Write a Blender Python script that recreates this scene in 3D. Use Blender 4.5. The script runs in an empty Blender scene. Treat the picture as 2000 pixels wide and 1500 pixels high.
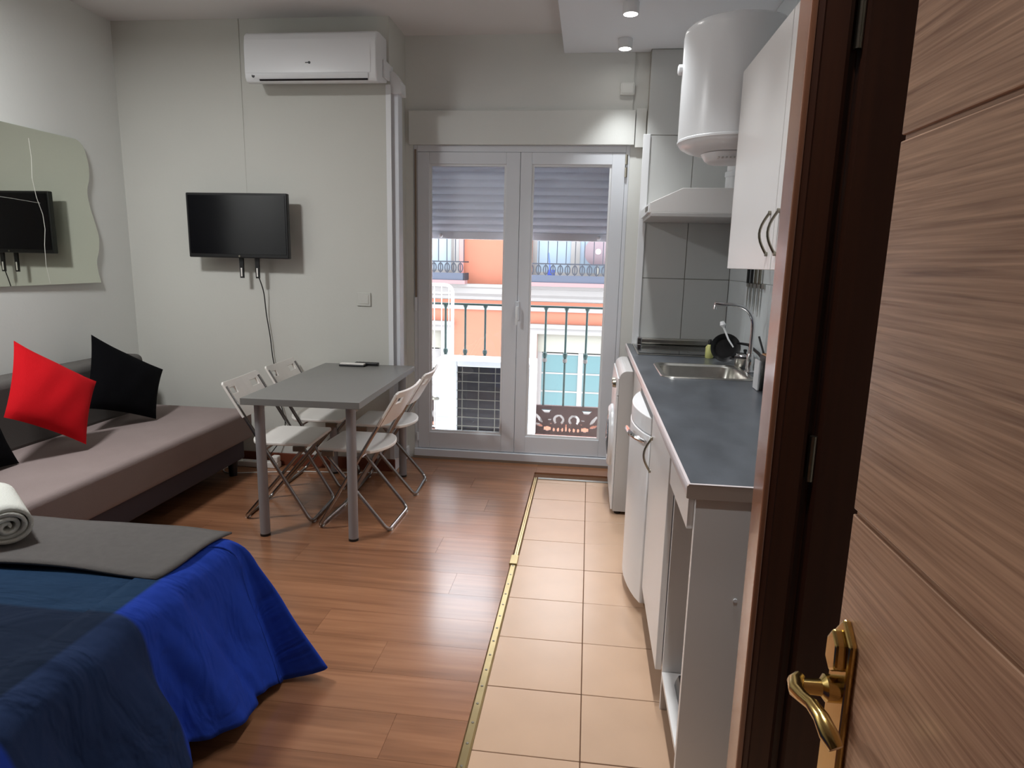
import bpy, bmesh, math, random
from mathutils import Vector, Matrix
random.seed(7)
PI = math.pi
scene = bpy.context.scene
col = scene.collection

# ------------------------------------------------------------------ camera
cam_d = bpy.data.cameras.new('camera'); cam = bpy.data.objects.new('camera', cam_d); col.objects.link(cam)
cam_d.sensor_fit = 'HORIZONTAL'; cam_d.sensor_width = 36.0; cam_d.lens = 36.0 * 1261.56 / 2000.0
cam_d.clip_start = 0.02; cam_d.clip_end = 200
R_ = Vector((0.99271329, 0.11830523, 0.02289518)); U_ = Vector((-0.04425399, 0.18121088, 0.98244807)); F_ = Vector((-0.11207989, 0.97630246, -0.18512592))
cam.matrix_world = Matrix(((R_.x, U_.x, -F_.x, 0), (R_.y, U_.y, -F_.y, 0), (R_.z, U_.z, -F_.z, 1.4252), (0, 0, 0, 1)))
scene.camera = cam
scene.cycles.max_bounces = 7; scene.cycles.diffuse_bounces = 4; scene.cycles.glossy_bounces = 3; scene.cycles.transmission_bounces = 3; scene.cycles.transparent_max_bounces = 8

# ------------------------------------------------------------------ sky and exposure
W_ = bpy.data.worlds.new('sky'); scene.world = W_; W_.use_nodes = True
bg = W_.node_tree.nodes['Background']; bg.inputs[0].default_value = (0.84, 0.92, 1.0, 1); bg.inputs[1].default_value = 6.2
vs = scene.view_settings
vs.view_transform = 'Standard'; vs.look = 'None'; vs.gamma = 1.0; vs.use_curve_mapping = False; vs.exposure = 0.66
SPOT_W = 32.0         # each ceiling downlight, the seen ones and those added for light
ROOM_W = 27.0        # lamp of the sleeping corner, outside the frame

# ------------------------------------------------------------------ helpers
ORG = {}
class MB:
    def __init__(s): s.v = []; s.f = []
    def add(s, vs_, fs_):
        o = len(s.v); s.v += [tuple(p) for p in vs_]; s.f += [tuple(i + o for i in f) for f in fs_]; return s
    def box(s, x0, x1, y0, y1, z0, z1):
        return s.add([(x0,y0,z0),(x1,y0,z0),(x1,y1,z0),(x0,y1,z0),(x0,y0,z1),(x1,y0,z1),(x1,y1,z1),(x0,y1,z1)],
                     [(0,3,2,1),(4,5,6,7),(0,1,5,4),(1,2,6,5),(2,3,7,6),(3,0,4,7)])
    def prism(s, poly, axis, a, b):
        # poly: 2d points in the two other axes in xyz order
        n = len(poly); A = []
        for t in (a, b):
            for (p, q) in poly:
                A.append((t,p,q) if axis == 'x' else (p,t,q) if axis == 'y' else (p,q,t))
        area = sum(poly[i][0]*poly[(i+1)%n][1]-poly[(i+1)%n][0]*poly[i][1] for i in range(n))
        F = [tuple(range(n))[::-1], tuple(range(n, 2*n))] + [(i, (i+1)%n, (i+1)%n+n, i+n) for i in range(n)]
        flip = (area < 0) != (axis == 'y') != ((b - a) < 0)
        if flip: F = [f[::-1] for f in F]
        return s.add(A, F)
    def tube(s, pts, r, n=8, closed=False, caps=True):
        P = [Vector(p) for p in pts]; m = len(P); rs = r if isinstance(r, (list, tuple)) else [r]*m
        T = []
        for i in range(m):
            if closed: d = P[(i+1)%m]-P[i-1]
            else: d = P[min(i+1,m-1)]-P[max(i-1,0)]
            T.append(d.normalized() if d.length > 1e-9 else Vector((0,0,1)))
        up = Vector((0,0,1)) if abs(T[0].z) < .9 else Vector((1,0,0))
        N = T[0].cross(up).normalized(); A = []
        for i in range(m):
            N = (N - T[i]*N.dot(T[i])).normalized(); B = T[i].cross(N)
            for k in range(n):
                a = 2*PI*k/n; A.append(P[i] + (N*math.cos(a)+B*math.sin(a))*rs[i])
        F = []
        for i in range(m if closed else m-1):
            j = (i+1) % m
            for k in range(n):
                F.append((i*n+k, i*n+(k+1)%n, j*n+(k+1)%n, j*n+k))
        if caps and not closed:
            F.append(tuple(range(n))[::-1]); F.append(tuple((m-1)*n+k for k in range(n)))
        return s.add(A, F)
    def lathe(s, prof, c=(0,0,0), n=20, ax=(0,0,1), cap=True):
        ax = Vector(ax).normalized(); u = ax.orthogonal().normalized(); w = ax.cross(u); c = Vector(c); A = []
        for (r, h) in prof:
            for k in range(n):
                a = 2*PI*k/n; A.append(c + ax*h + (u*math.cos(a)+w*math.sin(a))*r)
        F = []; m = len(prof)
        for i in range(m-1):
            for k in range(n): F.append((i*n+k, i*n+(k+1)%n, (i+1)*n+(k+1)%n, (i+1)*n+k))
        if cap:
            F.append(tuple(range(n))[::-1]); F.append(tuple((m-1)*n+k for k in range(n)))
        return s.add(A, F)
    def grid(s, fn, nu, nv, wrapu=False, flip=False):
        A = [fn(i/nu, j/nv) for j in range(nv+1) for i in range(nu + (0 if wrapu else 1))]; w = nu if wrapu else nu+1
        F = []
        for j in range(nv):
            for i in range(nu):
                a = j*w+i; b = j*w+(i+1)%w; q = (a, b, b+w, a+w); F.append(q[::-1] if flip else q)
        return s.add(A, F)
    def build(s, name, mat, parent=None, smooth=False, bevel=0, seg=2, solid=0, sub=0, fix=False):
        v = s.v
        if parent is not None: o = ORG[parent.name]
        else:
            xs = [p[0] for p in v]; ys = [p[1] for p in v]; zs = [p[2] for p in v]
            o = Vector(((min(xs)+max(xs))/2, (min(ys)+max(ys))/2, min(zs)))
        me = bpy.data.meshes.new(name); me.from_pydata([(p[0]-o.x, p[1]-o.y, p[2]-o.z) for p in v], [], s.f)
        if fix:
            b = bmesh.new(); b.from_mesh(me); bmesh.ops.remove_doubles(b, verts=b.verts, dist=1e-5); bmesh.ops.recalc_face_normals(b, faces=b.faces); b.to_mesh(me); b.free()
        if smooth:
            me.polygons.foreach_set('use_smooth', [True]*len(me.polygons)); me.set_sharp_from_angle(angle=math.radians(38))
        me.materials.append(mat); ob = bpy.data.objects.new(name, me); col.objects.link(ob)
        if parent is not None: ob.parent = parent
        else: ob.location = o
        ORG[ob.name] = o
        if solid: m = ob.modifiers.new('solid', 'SOLIDIFY'); m.thickness = solid; m.offset = 0
        if sub: m = ob.modifiers.new('sub', 'SUBSURF'); m.levels = sub; m.render_levels = sub
        if bevel:
            m = ob.modifiers.new('bevel', 'BEVEL'); m.width = bevel; m.segments = seg; m.limit_method = 'ANGLE'; m.angle_limit = math.radians(40)
        return ob
def tag(o, label=None, cat=None, group=None, kind=None):
    if label: o['label'] = label
    if cat: o['category'] = cat
    if group: o['group'] = group
    if kind: o['kind'] = kind
    return o
def thing(name, loc, label, cat, group=None, rz=0):
    o = bpy.data.objects.new(name, None); col.objects.link(o); o.location = loc; o.rotation_euler = (0,0,rz); o.empty_display_size = .1
    ORG[o.name] = Vector(loc); return tag(o, label, cat, group)
def struct(o, label=None): o['kind'] = 'structure'; (label and o.__setitem__('label', label)); return o
def sthing(name, loc, label=None):
    o = bpy.data.objects.new(name, None); col.objects.link(o); o.location = loc; ORG[o.name] = Vector(loc); return struct(o, label)
def copy_tree(o, parent=None):
    c = o.copy(); col.objects.link(c); c.parent = parent; ORG[c.name] = ORG[o.name]
    for ch in list(o.children): copy_tree(ch, c)
    return c
def arc(p0, p1, p2, n=6):
    P0, P1, P2 = Vector(p0), Vector(p1), Vector(p2)
    return [P0*(1-t)**2 + P1*2*t*(1-t) + P2*t*t for t in [i/n for i in range(n+1)]]
def rounded(pts, r, n=5):
    out = [Vector(pts[0])]
    for i in range(1, len(pts)-1):
        a, b, c = Vector(pts[i-1]), Vector(pts[i]), Vector(pts[i+1])
        out += arc(b + (a-b).normalized()*r, b, b + (c-b).normalized()*r, n)
    out.append(Vector(pts[-1])); return out
def rrect(x0, x1, y0, y1, r, n=5):
    P = []
    for (cx, cy, a0) in ((x1-r, y1-r, 0), (x0+r, y1-r, PI/2), (x0+r, y0+r, PI), (x1-r, y0+r, 1.5*PI)):
        for k in range(n+1): a = a0 + PI/2*k/n; P.append((cx+r*math.cos(a), cy+r*math.sin(a)))
    return P

# ------------------------------------------------------------------ materials
def srgb(r, g, b):
    f = lambda c: (c/255/12.92) if c/255 <= .04045 else ((c/255+.055)/1.055)**2.4
    return (f(r), f(g), f(b), 1)
def P(name, c, rough=.5, metal=0, vary=0, vscale=3, bump=0, bscale=40, coat=0, emit=None, es=0, stretch=None, spec=None, objrand=0):
    m = bpy.data.materials.new(name); m.use_nodes = True; nt = m.node_tree; b = nt.nodes['Principled BSDF']
    c = c if len(c) == 4 else srgb(*c)
    b.inputs['Base Color'].default_value = c; b.inputs['Roughness'].default_value = rough; b.inputs['Metallic'].default_value = metal
    if coat: b.inputs['Coat Weight'].default_value = coat; b.inputs['Coat Roughness'].default_value = .12
    if spec is not None: b.inputs['Specular IOR Level'].default_value = spec
    if emit: b.inputs['Emission Color'].default_value = emit; b.inputs['Emission Strength'].default_value = es
    tc = nt.nodes.new('ShaderNodeTexCoord'); mp = nt.nodes.new('ShaderNodeMapping'); nt.links.new(tc.outputs['Object'], mp.inputs[0])
    if stretch: mp.inputs['Scale'].default_value = stretch
    src = None
    if vary:
        n = nt.nodes.new('ShaderNodeTexNoise'); n.inputs['Scale'].default_value = vscale; n.inputs['Detail'].default_value = 5; nt.links.new(mp.outputs[0], n.inputs['Vector'])
        r = nt.nodes.new('ShaderNodeMapRange'); r.inputs['From Min'].default_value = .25; r.inputs['From Max'].default_value = .75; r.inputs['To Min'].default_value = 1-vary; r.inputs['To Max'].default_value = 1+vary
        nt.links.new(n.outputs['Fac'], r.inputs['Value']); src = r.outputs[0]
    if objrand:
        oi = nt.nodes.new('ShaderNodeObjectInfo'); r2 = nt.nodes.new('ShaderNodeMapRange'); r2.inputs['To Min'].default_value = 1-objrand; r2.inputs['To Max'].default_value = 1+objrand
        nt.links.new(oi.outputs['Random'], r2.inputs['Value'])
        if src is None: src = r2.outputs[0]
        else:
            mu = nt.nodes.new('ShaderNodeMath'); mu.operation = 'MULTIPLY'; nt.links.new(src, mu.inputs[0]); nt.links.new(r2.outputs[0], mu.inputs[1]); src = mu.outputs[0]
    if src is not None:
        mx = nt.nodes.new('ShaderNodeVectorMath'); mx.operation = 'SCALE'; mx.inputs[0].default_value = c[:3]; nt.links.new(src, mx.inputs['Scale']); nt.links.new(mx.outputs[0], b.inputs['Base Color'])
    if bump:
        n = nt.nodes.new('ShaderNodeTexNoise'); n.inputs['Scale'].default_value = bscale; n.inputs['Detail'].default_value = 4; nt.links.new(mp.outputs[0], n.inputs['Vector'])
        bp = nt.nodes.new('ShaderNodeBump'); bp.inputs['Strength'].default_value = bump; bp.inputs['Distance'].default_value = .004
        nt.links.new(n.outputs['Fac'], bp.inputs['Height']); nt.links.new(bp.outputs[0], b.inputs['Normal'])
    return m
def wood(name, c1, c2, axis, rough=.4, scale=1.0, coat=0, objrand=0, fine=60, bump=.1, spec=None, fw=.45, st=.04):
    # streaks stretched along one object axis
    m = bpy.data.materials.new(name); m.use_nodes = True; nt = m.node_tree; b = nt.nodes['Principled BSDF']; L = nt.links.new
    b.inputs['Roughness'].default_value = rough
    if spec is not None: b.inputs['Specular IOR Level'].default_value = spec
    if coat: b.inputs['Coat Weight'].default_value = coat; b.inputs['Coat Roughness'].default_value = .18
    tc = nt.nodes.new('ShaderNodeTexCoord'); oi = nt.nodes.new('ShaderNodeObjectInfo')
    ofs = nt.nodes.new('ShaderNodeVectorMath'); ofs.operation = 'MULTIPLY_ADD'; ofs.inputs[1].default_value = (37, 11, 23)
    cv = nt.nodes.new('ShaderNodeCombineXYZ')
    for i in range(3): L(oi.outputs['Random'], cv.inputs[i])
    L(cv.outputs[0], ofs.inputs[0]); L(tc.outputs['Object'], ofs.inputs[2])
    def noise(s, st, det):
        mp = nt.nodes.new('ShaderNodeMapping'); sc = [1,1,1]; sc['xyz'.index(axis)] = st; mp.inputs['Scale'].default_value = sc; L(ofs.outputs[0], mp.inputs[0])
        n = nt.nodes.new('ShaderNodeTexNoise'); n.inputs['Scale'].default_value = s; n.inputs['Detail'].default_value = det; n.inputs['Distortion'].default_value = .4; L(mp.outputs[0], n.inputs['Vector']); return n
    n1 = noise(5*scale, .18, 5); n2 = noise(fine*scale, st, 4)
    ad = nt.nodes.new('ShaderNodeMath'); ad.operation = 'MULTIPLY_ADD'; ad.inputs[1].default_value = fw; L(n2.outputs['Fac'], ad.inputs[0])
    s2 = nt.nodes.new('ShaderNodeMath'); s2.operation = 'MULTIPLY'; s2.inputs[1].default_value = 1.2-fw; L(n1.outputs['Fac'], s2.inputs[0]); L(s2.outputs[0], ad.inputs[2])
    rp = nt.nodes.new('ShaderNodeValToRGB'); rp.color_ramp.elements[0].position = .38; rp.color_ramp.elements[1].position = .78
    rp.color_ramp.elements[0].color = srgb(*c1); rp.color_ramp.elements[1].color = srgb(*c2); L(ad.outputs[0], rp.inputs[0])
    out = rp.outputs[0]
    if objrand:
        r2 = nt.nodes.new('ShaderNodeMapRange'); r2.inputs['To Min'].default_value = 1-objrand; r2.inputs['To Max'].default_value = 1+objrand; L(oi.outputs['Random'], r2.inputs['Value'])
        mx = nt.nodes.new('ShaderNodeVectorMath'); mx.operation = 'SCALE'; L(out, mx.inputs[0]); L(r2.outputs[0], mx.inputs['Scale']); out = mx.outputs[0]
    L(out, b.inputs['Base Color'])
    if bump:
        bp = nt.nodes.new('ShaderNodeBump'); bp.inputs['Strength'].default_value = bump; bp.inputs['Distance'].default_value = .002; L(n2.outputs['Fac'], bp.inputs['Height']); L(bp.outputs[0], b.inputs['Normal'])
    return m
def glass(name, tint=(1,1,1,1), ior=1.45):
    m = bpy.data.materials.new(name); m.use_nodes = True; nt = m.node_tree; nt.nodes.clear(); L = nt.links.new
    o = nt.nodes.new('ShaderNodeOutputMaterial'); mx = nt.nodes.new('ShaderNodeMixShader'); t = nt.nodes.new('ShaderNodeBsdfTransparent'); g = nt.nodes.new('ShaderNodeBsdfGlossy'); fr = nt.nodes.new('ShaderNodeFresnel')
    fr.inputs[0].default_value = ior; t.inputs[0].default_value = tint; g.inputs['Roughness'].default_value = .02
    L(fr.outputs[0], mx.inputs[0]); L(t.outputs[0], mx.inputs[1]); L(g.outputs[0], mx.inputs[2]); L(mx.outputs[0], o.inputs[0]); return m

M = {}
M['wall'] = P('wall paint', (226,228,224), .85, vary=.025, vscale=1.5, bump=.12, bscale=60)
M['wall_tv'] = P('wall paint warm', (210,210,203), .85, vary=.02, vscale=1.5, bump=.12, bscale=60)
M['ceil'] = P('ceiling paint', (230,227,226), .9, vary=.02, vscale=1.2)
M['soffit'] = P('soffit paint', (240,244,250), .8)
M['white'] = P('white paint', (236,238,240), .45)
M['pvc'] = P('white pvc', (226,230,236), .35)
M['lacq'] = P('white laminate', (234,232,230), .3)
M['appl'] = P('appliance white', (238,240,242), .28)
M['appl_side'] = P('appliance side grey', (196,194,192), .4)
M['plank'] = wood('laminate plank', (116,77,54), (168,118,86), 'x', .24, 1.0, objrand=.04, coat=.35, fine=40, bump=.03)
M['tile'] = P('beige floor tile', (196,163,136), .3, vary=.05, vscale=6, objrand=.03, bump=.03, bscale=15)
M['grout'] = P('brown grout', (110,78,56), .9, vary=.15, vscale=30)
M['wtile'] = P('grey wall tile', (206,208,206), .25, vary=.02, vscale=4)
M['wtile_r'] = P('pale wall tile', (224,230,232), .2, vary=.02, vscale=4)
M['grout_w'] = P('wall grout', (172,168,160), .9)
M['brass'] = P('brass strip', (190,170,125), .32, 1, vary=.12, vscale=9)
M['gold'] = P('brass gold', (205,175,110), .2, 1)
M['chrome'] = P('chrome', (215,216,218), .12, 1)
M['tube'] = P('chair tube', (168,166,164), .25, 1)
M['steel'] = P('brushed steel', (196,194,188), .28, 1, vary=.06, vscale=30, stretch=(1,12,1))
M['nickel'] = P('satin nickel', (150,145,132), .32, 1)
M['iron_dark'] = P('dark iron', (40,44,58), .6)
M['iron_far'] = P('far iron', (20,22,32), .7)
M['iron_green'] = P('green grey iron', (46,66,64), .5, .3)
M['iron_brown'] = P('brown cast iron', (66,48,46), .65, vary=.15, vscale=20)
M['tabtop'] = P('grey table laminate', (128,127,124), .38, vary=.02, vscale=8)
M['tableg'] = P('grey painted steel', (150,148,150), .4, .2)
M['plastic_w'] = P('white plastic', (240,236,230), .4)
M['black'] = P('black plastic', (18,18,20), .4)
M['screen'] = P('dark screen', (14,15,19), .18)
M['blackfab'] = P('black fabric', (8,8,11), .95, bump=.3, bscale=300, spec=.1)
M['redfab'] = P('red fabric', (196,18,28), .9, bump=.3, bscale=300, vary=.05, vscale=8, spec=.15)
M['sofafab'] = P('grey mauve fabric', (150,136,133), .95, vary=.05, vscale=5, bump=.3, bscale=250, spec=.1)
M['sofabase'] = P('dark grey fabric', (84,78,84), .95, bump=.3, bscale=250, spec=.1)
M['sofaback'] = P('charcoal fabric', (98,95,92), .95, bump=.3, bscale=250, spec=.1)
M['runner'] = P('grey runner', (104,101,99), .95, vary=.06, vscale=40, bump=.3, bscale=200, spec=.1)
M['towel'] = P('white towel', (228,230,222), .95, bump=.6, bscale=220, spec=.1)
M['skirt'] = P('baseboard', (110,56,36), .45, vary=.15, vscale=6, stretch=(.3,3,3))
M['darkwood'] = wood('dark brown wood', (48,24,14), (72,38,22), 'z', .4, 1.0, fine=40)
M['frame'] = wood('lit frame wood', (130,84,62), (160,110,84), 'z', .14, 1.0, fine=40, bump=.0, coat=1.0)  # lighter copy of the dark frame wood; daylight on its edge put into the tone
M['doorwood'] = wood('oak door veneer', (130,94,74), (202,160,130), 'y', .27, 1.3, fine=190, bump=.12, fw=.75, st=.022)
M['counter'] = P('slate worktop', (76,80,86), .32, vary=.3, vscale=9, stretch=(1.0,.5,1), bump=.05, bscale=60)
M['edge'] = P('worktop edge', (206,196,196), .3)  # window reflection on the front edge put into this pale colour
M['endcap'] = P('aluminium profile', (176,158,146), .4)
M['darkint'] = P('dark gap', (40,38,36), .8)
M['glassblack'] = P('ceramic glass', (30,32,36), .08)
M['mirror'] = P('mirror', (222,226,214), .015, 1)
M['glass'] = glass('window glass')
def slatmat():
    m = P('shutter pvc', (214,216,222), .5); nt = m.node_tree; b = nt.nodes['Principled BSDF']; o = nt.nodes['Material Output']
    t = nt.nodes.new('ShaderNodeBsdfTranslucent'); t.inputs[0].default_value = (.8,.82,.86,1); x = nt.nodes.new('ShaderNodeMixShader'); x.inputs[0].default_value = .22
    nt.links.new(b.outputs[0], x.inputs[1]); nt.links.new(t.outputs[0], x.inputs[2]); nt.links.new(x.outputs[0], o.inputs[0]); return m
M['slat'] = slatmat()
M['balc'] = P('balcony tile', (206,196,188), .7, vary=.05, vscale=6)
M['lamp'] = P('lamp lens', (255,255,250), .4, emit=(1,.97,.92,1), es=14)
M['cable_w'] = P('white cable', (222,220,214), .5)
M['cable_b'] = P('black cable', (24,24,24), .5)
M['plaster'] = P('white plaster render', (240,240,236), .85)
M['orange'] = P('orange facade', (128,76,58), .9, vary=.06, vscale=1.2)
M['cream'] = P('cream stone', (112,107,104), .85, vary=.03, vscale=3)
M['teal'] = P('teal window glass', (42,72,74), .3)
M['blind'] = P('beige blind', (112,108,98), .8)
M['fridge_reflect'] = P('orange reflection', (214,150,112), .35)  # unused; reflection of the orange building put into a colour
M['yellow'] = P('yellow green plastic', (206,206,130), .4)
M['lightwood'] = P('light wood', (214,164,122), .5, vary=.08, vscale=12, stretch=(1,1,.2))
M['strap'] = P('beige strap', (140,124,110), .8)
M['blue'] = P('blue plastic', (60,80,170), .5)

# ------------------------------------------------------------------ room shell
XL, XR, YT, YW, H, HS = -3.09, .904, 4.12, 4.47, 2.87, 2.75
fl = struct(MB().box(-3.2, 1.0, -1.2, 4.5, -.06, -.012).build('floor', M['grout']), 'brown laminate boards and beige tiles')
pl_cache = {}
def plank(x0, x1, y0, y1):
    k = (round(x1-x0,3), round(y1-y0,3))
    if k not in pl_cache:
        hx, hy = k[0]/2, k[1]/2; o = MB().box(-hx+.0004, hx-.0004, -hy+.0004, hy-.0004, 0, .0125); me = bpy.data.meshes.new('plank')
        me.from_pydata(o.v, [], o.f); me.materials.append(M['plank']); pl_cache[k] = me
    ob = bpy.data.objects.new('plank', pl_cache[k]); col.objects.link(ob); ob.parent = fl
    ob.location = Vector(((x0+x1)/2, (y0+y1)/2, -.0125)) - ORG['floor']
pw = .192; row = 0; y = -1.1
while y < 4.46:
    y1 = min(y+pw, 4.47); xa = XL; xe = -.318 if y < 4.13 else .3
    cuts = [xa]; c = xa + [.45, 1.1, .8, .2, 1.25][row % 5]
    while c < xe-.1: cuts.append(c); c += 1.29
    cuts.append(xe)
    for a, b in zip(cuts, cuts[1:]): plank(a, b, y, y1)
    y = y1; row += 1
t_cache = {}
def ftile(x0, x1, y0, y1):
    k = (round(x1-x0,3), round(y1-y0,3))
    if k not in t_cache:
        b = bmesh.new(); bmesh.ops.create_cube(b, size=1); bmesh.ops.scale(b, vec=(k[0]-.003, k[1]-.003, .012), verts=b.verts)
        bmesh.ops.bevel(b, geom=[e for e in b.edges], offset=.0012, segments=1, affect='EDGES'); me = bpy.data.meshes.new('tile'); b.to_mesh(me); b.free(); me.materials.append(M['tile']); t_cache[k] = me
    ob = bpy.data.objects.new('tile', t_cache[k]); col.objects.link(ob); ob.parent = fl
    ob.location = Vector(((x0+x1)/2, (y0+y1)/2, -.0058+random.uniform(-.0006,.0006))) - ORG['floor']; ob.rotation_euler = (random.uniform(-.0012,.0012), random.uniform(-.0012,.0012), 0)
cx = [-.287, .034, .336, .638, .9]
for k in range(-9, 9):
    y0 = 1.6616+k*.3009; y1 = min(y0+.3009, 4.13)
    if y1-y0 < .05: continue
    for i in range(4):
        if i >= 2 and y0 > 1.5: continue
        ftile(cx[i], cx[i+1], y0, y1)
# threshold strips
t1 = struct(MB().prism([(-.319,0),(-.313,.005),(-.292,.005),(-.286,0)], 'y', -.9, 2.93).build('trim_1', M['brass'], smooth=False), 'brass threshold strip between boards and tiles')
for k in range(22):
    MB().lathe([(.0045,.0045),(.0045,.0062),(.002,.0066)], (-.3025, 1.05+k*.09, 0), 8).build('screw', M['nickel'], t1)
t2 = struct(MB().prism([(-.313,0),(-.309,.005),(-.303,.004),(-.299,.006),(-.293,.005),(-.289,0)], 'y', 2.95, 4.155).build('trim_2', M['brass']), 'thinner ribbed brass strip towards the balcony door')
t3 = struct(MB().box(-.323, -.284, 2.86, 2.955, 0, .011).build('trim_3', M['brass'], bevel=.003), 'brass joint piece between the strips')
t4 = struct(MB().box(-.285, .3, 4.128, 4.158, -.012, .006).build('trim_4', M['steel'], bevel=.002), 'metal strip closing the tiles by the balcony door')

struct(MB().box(XL-.1, XL, -1.2, 4.75, -.06, H).build('wall_left', M['wall']))
wb = MB().box(XL, -1.275, YT, 4.75, -.06, H); wb.prism([(YT-.006, H), (YT, H), (YT, 1.5)], 'x', XL, -2.235)
struct(wb.build('wall_back', M['wall_tv']))
ww = MB(); ww.box(-1.275, -1.222, YW, 4.75, -.06, H); ww.box(.226, XR, YW+.01, 4.75, -.06, H); ww.box(-1.222, .226, YW, 4.75, 2.19, H)
struct(ww.build('wall_window', M['wall']))
pil = struct(MB().box(.322, XR, 4.41, YW+.01, -.06, HS).build('wall_pillar', M['grout_w']), 'tiled wall end behind the hob')
struct(MB().box(XR+.008, XR+.1, -1.2, 4.75, -.06, H).build('wall_right', M['grout_w']))
wr = bpy.data.objects['wall_right']
struct(MB().box(-3.2, 1.0, -1.2, -1.1, -.06, H).build('wall_front', M['darkwood']))  # unseen wall behind the camera, given dark wood to dim the hall
struct(MB().box(.335, .43, -1.1, -.19, 0, HS).build('wall_entry', M['wall']))
struct(MB().box(-3.2, 1.0, -1.2, 4.75, H, H+.1).build('ceiling', M['ceil']))
struct(MB().box(-.225, XR+.008, -1.1, YW, HS, H).build('ceiling_soffit', M['soffit'], bevel=.004), 'dropped white ceiling over the kitchen')
# wall tiles
def wtile(x0, x1, y0, y1, z0, z1, par, mat): return MB().box(x0, x1, y0, y1, z0, z1).build('tile', mat, par, bevel=.0015, seg=1)
zs = [.44, .892, 1.343, 1.795, 2.24, 2.748]
for a, b in zip(zs, zs[1:]):
    for (x0, x1) in ((.324, .617), (.621, .902)):
        wtile(x0, x1, 4.402, 4.411, a+.002, b-.002, pil, M['wtile'])
yy = [1.33, 1.62, 2.07, 2.52, 2.97, 3.42, 3.87, 4.40]
for a, b in zip(zs, zs[1:]):
    for y0, y1 in zip(yy, yy[1:]):
        wtile(XR, XR+.009, y0+.001, y1-.001, a+.001, b-.001, wr, M['wtile_r'])
for y0, y1 in zip(yy, yy[1:]): wtile(XR, XR+.009, y0+.001, y1-.001, -.01, .438, wr, M['wtile_r'])
struct(MB().box(.300, .345, 4.392, 4.403, .9, 2.245).build('trim_5', M['white'], bevel=.003), 'white corner profile beside the balcony door')
# baseboards
struct(MB().box(XL+.002, -1.262, YT-.016, YT-.0005, 0, .085).build('baseboard_back', M['skirt'], bevel=.003))
struct(MB().box(-1.2745, -1.262, YT, YW, 0, .085).build('baseboard_reveal', M['white'], bevel=.003))
struct(MB().box(XL+.0005, XL+.016, -1.0, YT-.02, 0, .085).build('baseboard_left', M['skirt'], bevel=.003))

# ------------------------------------------------------------------ balcony door
win = sthing('window_1', (-.495, 4.50, 0), 'white two-leaf balcony door with glass panes')
fr = MB(); fr.box(-1.222, -1.196, 4.475, 4.56, 0, 2.19); fr.box(.2, .226, 4.475, 4.56, 0, 2.19); fr.box(-1.196, .2, 4.475, 4.56, 2.145, 2.19); fr.box(-1.222, .226, 4.455, 4.60, -.01, .07)
fr.build('frame', M['pvc'], win, bevel=.004)
MB().box(-1.23, .23, 4.452, 4.456, 0, .018).build('mortar_joint', M['strap'], win)
for (a, b, ga, gb) in ((-1.195, -.4915, -1.112, -.585), (-.4885, .199, -.412, .113)):
    s = MB(); z0, z1, g0, g1 = .075, 2.144, .197, 2.068; yf, yb = 4.472, 4.535
    s.box(a, ga, yf, yb, z0, z1); s.box(gb, b, yf, yb, z0, z1); s.box(ga, gb, yf, yb, z0, g0); s.box(ga, gb, yf, yb, g1, z1)
    so = s.build('sash', M['pvc'], win, bevel=.003)
    bd = MB(); w = .014
    for q in ((ga, ga+w, g0, g1), (gb-w, gb, g0, g1), (ga+w, gb-w, g0, g0+w), (ga+w, gb-w, g1-w, g1)): bd.box(q[0], q[1], 4.482, 4.50, q[2], q[3])
    bd.build('glazing_bead', M['white'], so)
    MB().box(ga-.004, gb+.004, 4.506, 4.511, g0-.004, g1+.004).build('pane', M['glass'], so)
hd = MB().box(-.503, -.475, 4.460, 4.472, 1.03, 1.16).build('handle_plate', M['pvc'], win, bevel=.004)
MB().tube([(-.489,4.46,1.12),(-.489,4.435,1.12),(-.489,4.428,1.10),(-.489,4.43,1.0)], .009, 8).build('handle_lever', M['white'], hd, smooth=True)
for (x, z) in ((.205, 2.10), (.205, 2.02), (-1.2, .16)):
    MB().lathe([(.009,-.03),(.009,.03)], (x, 4.468, z), 8).build('hinge', M['nickel'] if x > 0 else M['pvc'], win, smooth=True)
# roller shutter
sh = thing('roller_shutter', (-.495, 4.6, 1.58), 'grey horizontal slat roller shutter half lowered outside the balcony door', 'shutter')
pitch = .0505
for k in range(13):
    z0 = 1.632+k*pitch; pf = []
    n = 7
    for i in range(n+1): t = i/n; pf.append((4.612-.010*math.sin(PI*t), z0-.0005+t*(pitch+.001)))
    for i in range(n+1): t = 1-i/n; pf.append((4.622-.010*math.sin(PI*t), z0-.0005+t*(pitch+.001)))
    MB().prism(pf, 'x', -1.21, .21).build('slat', M['slat'], sh, smooth=True, fix=True)
MB().box(-1.21, .21, 4.604, 4.622, 1.578, 1.631).build('bottom_bar', M['pvc'], sh, bevel=.003)
for x in (-1.06, .05): MB().lathe([(.014,0),(.014,.02),(.008,.024)], (x, 4.604, 1.6), 10, (0,-1,0)).build('stop', M['white'], sh, smooth=True)
for x0, x1 in ((-1.225, -1.20), (.2, .226)): MB().box(x0, x1, 4.59, 4.64, .05, 2.2).build('guide_rail', M['pvc'], sh)
MB().box(-1.247, .247, 4.445, 4.470, 2.188, 2.402).build('box_cover', M['wall'], sh, bevel=.003)
MB().box(.252, .318, 4.45, 4.4795, 2.172, 2.41).build('box_end', M['wall'], sh, bevel=.003)
st = thing('shutter_strap', (-1.205, 4.462, 1.1), 'beige pull strap hanging left of the balcony door', 'strap')
MB().box(-1.213, -1.199, 4.464, 4.4665, 1.16, 2.16).build('webbing', M['strap'], st)
MB().box(-1.216, -1.196, 4.455, 4.474, 1.07, 1.17).build('winder_plate', M['pvc'], st, bevel=.004)

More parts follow.
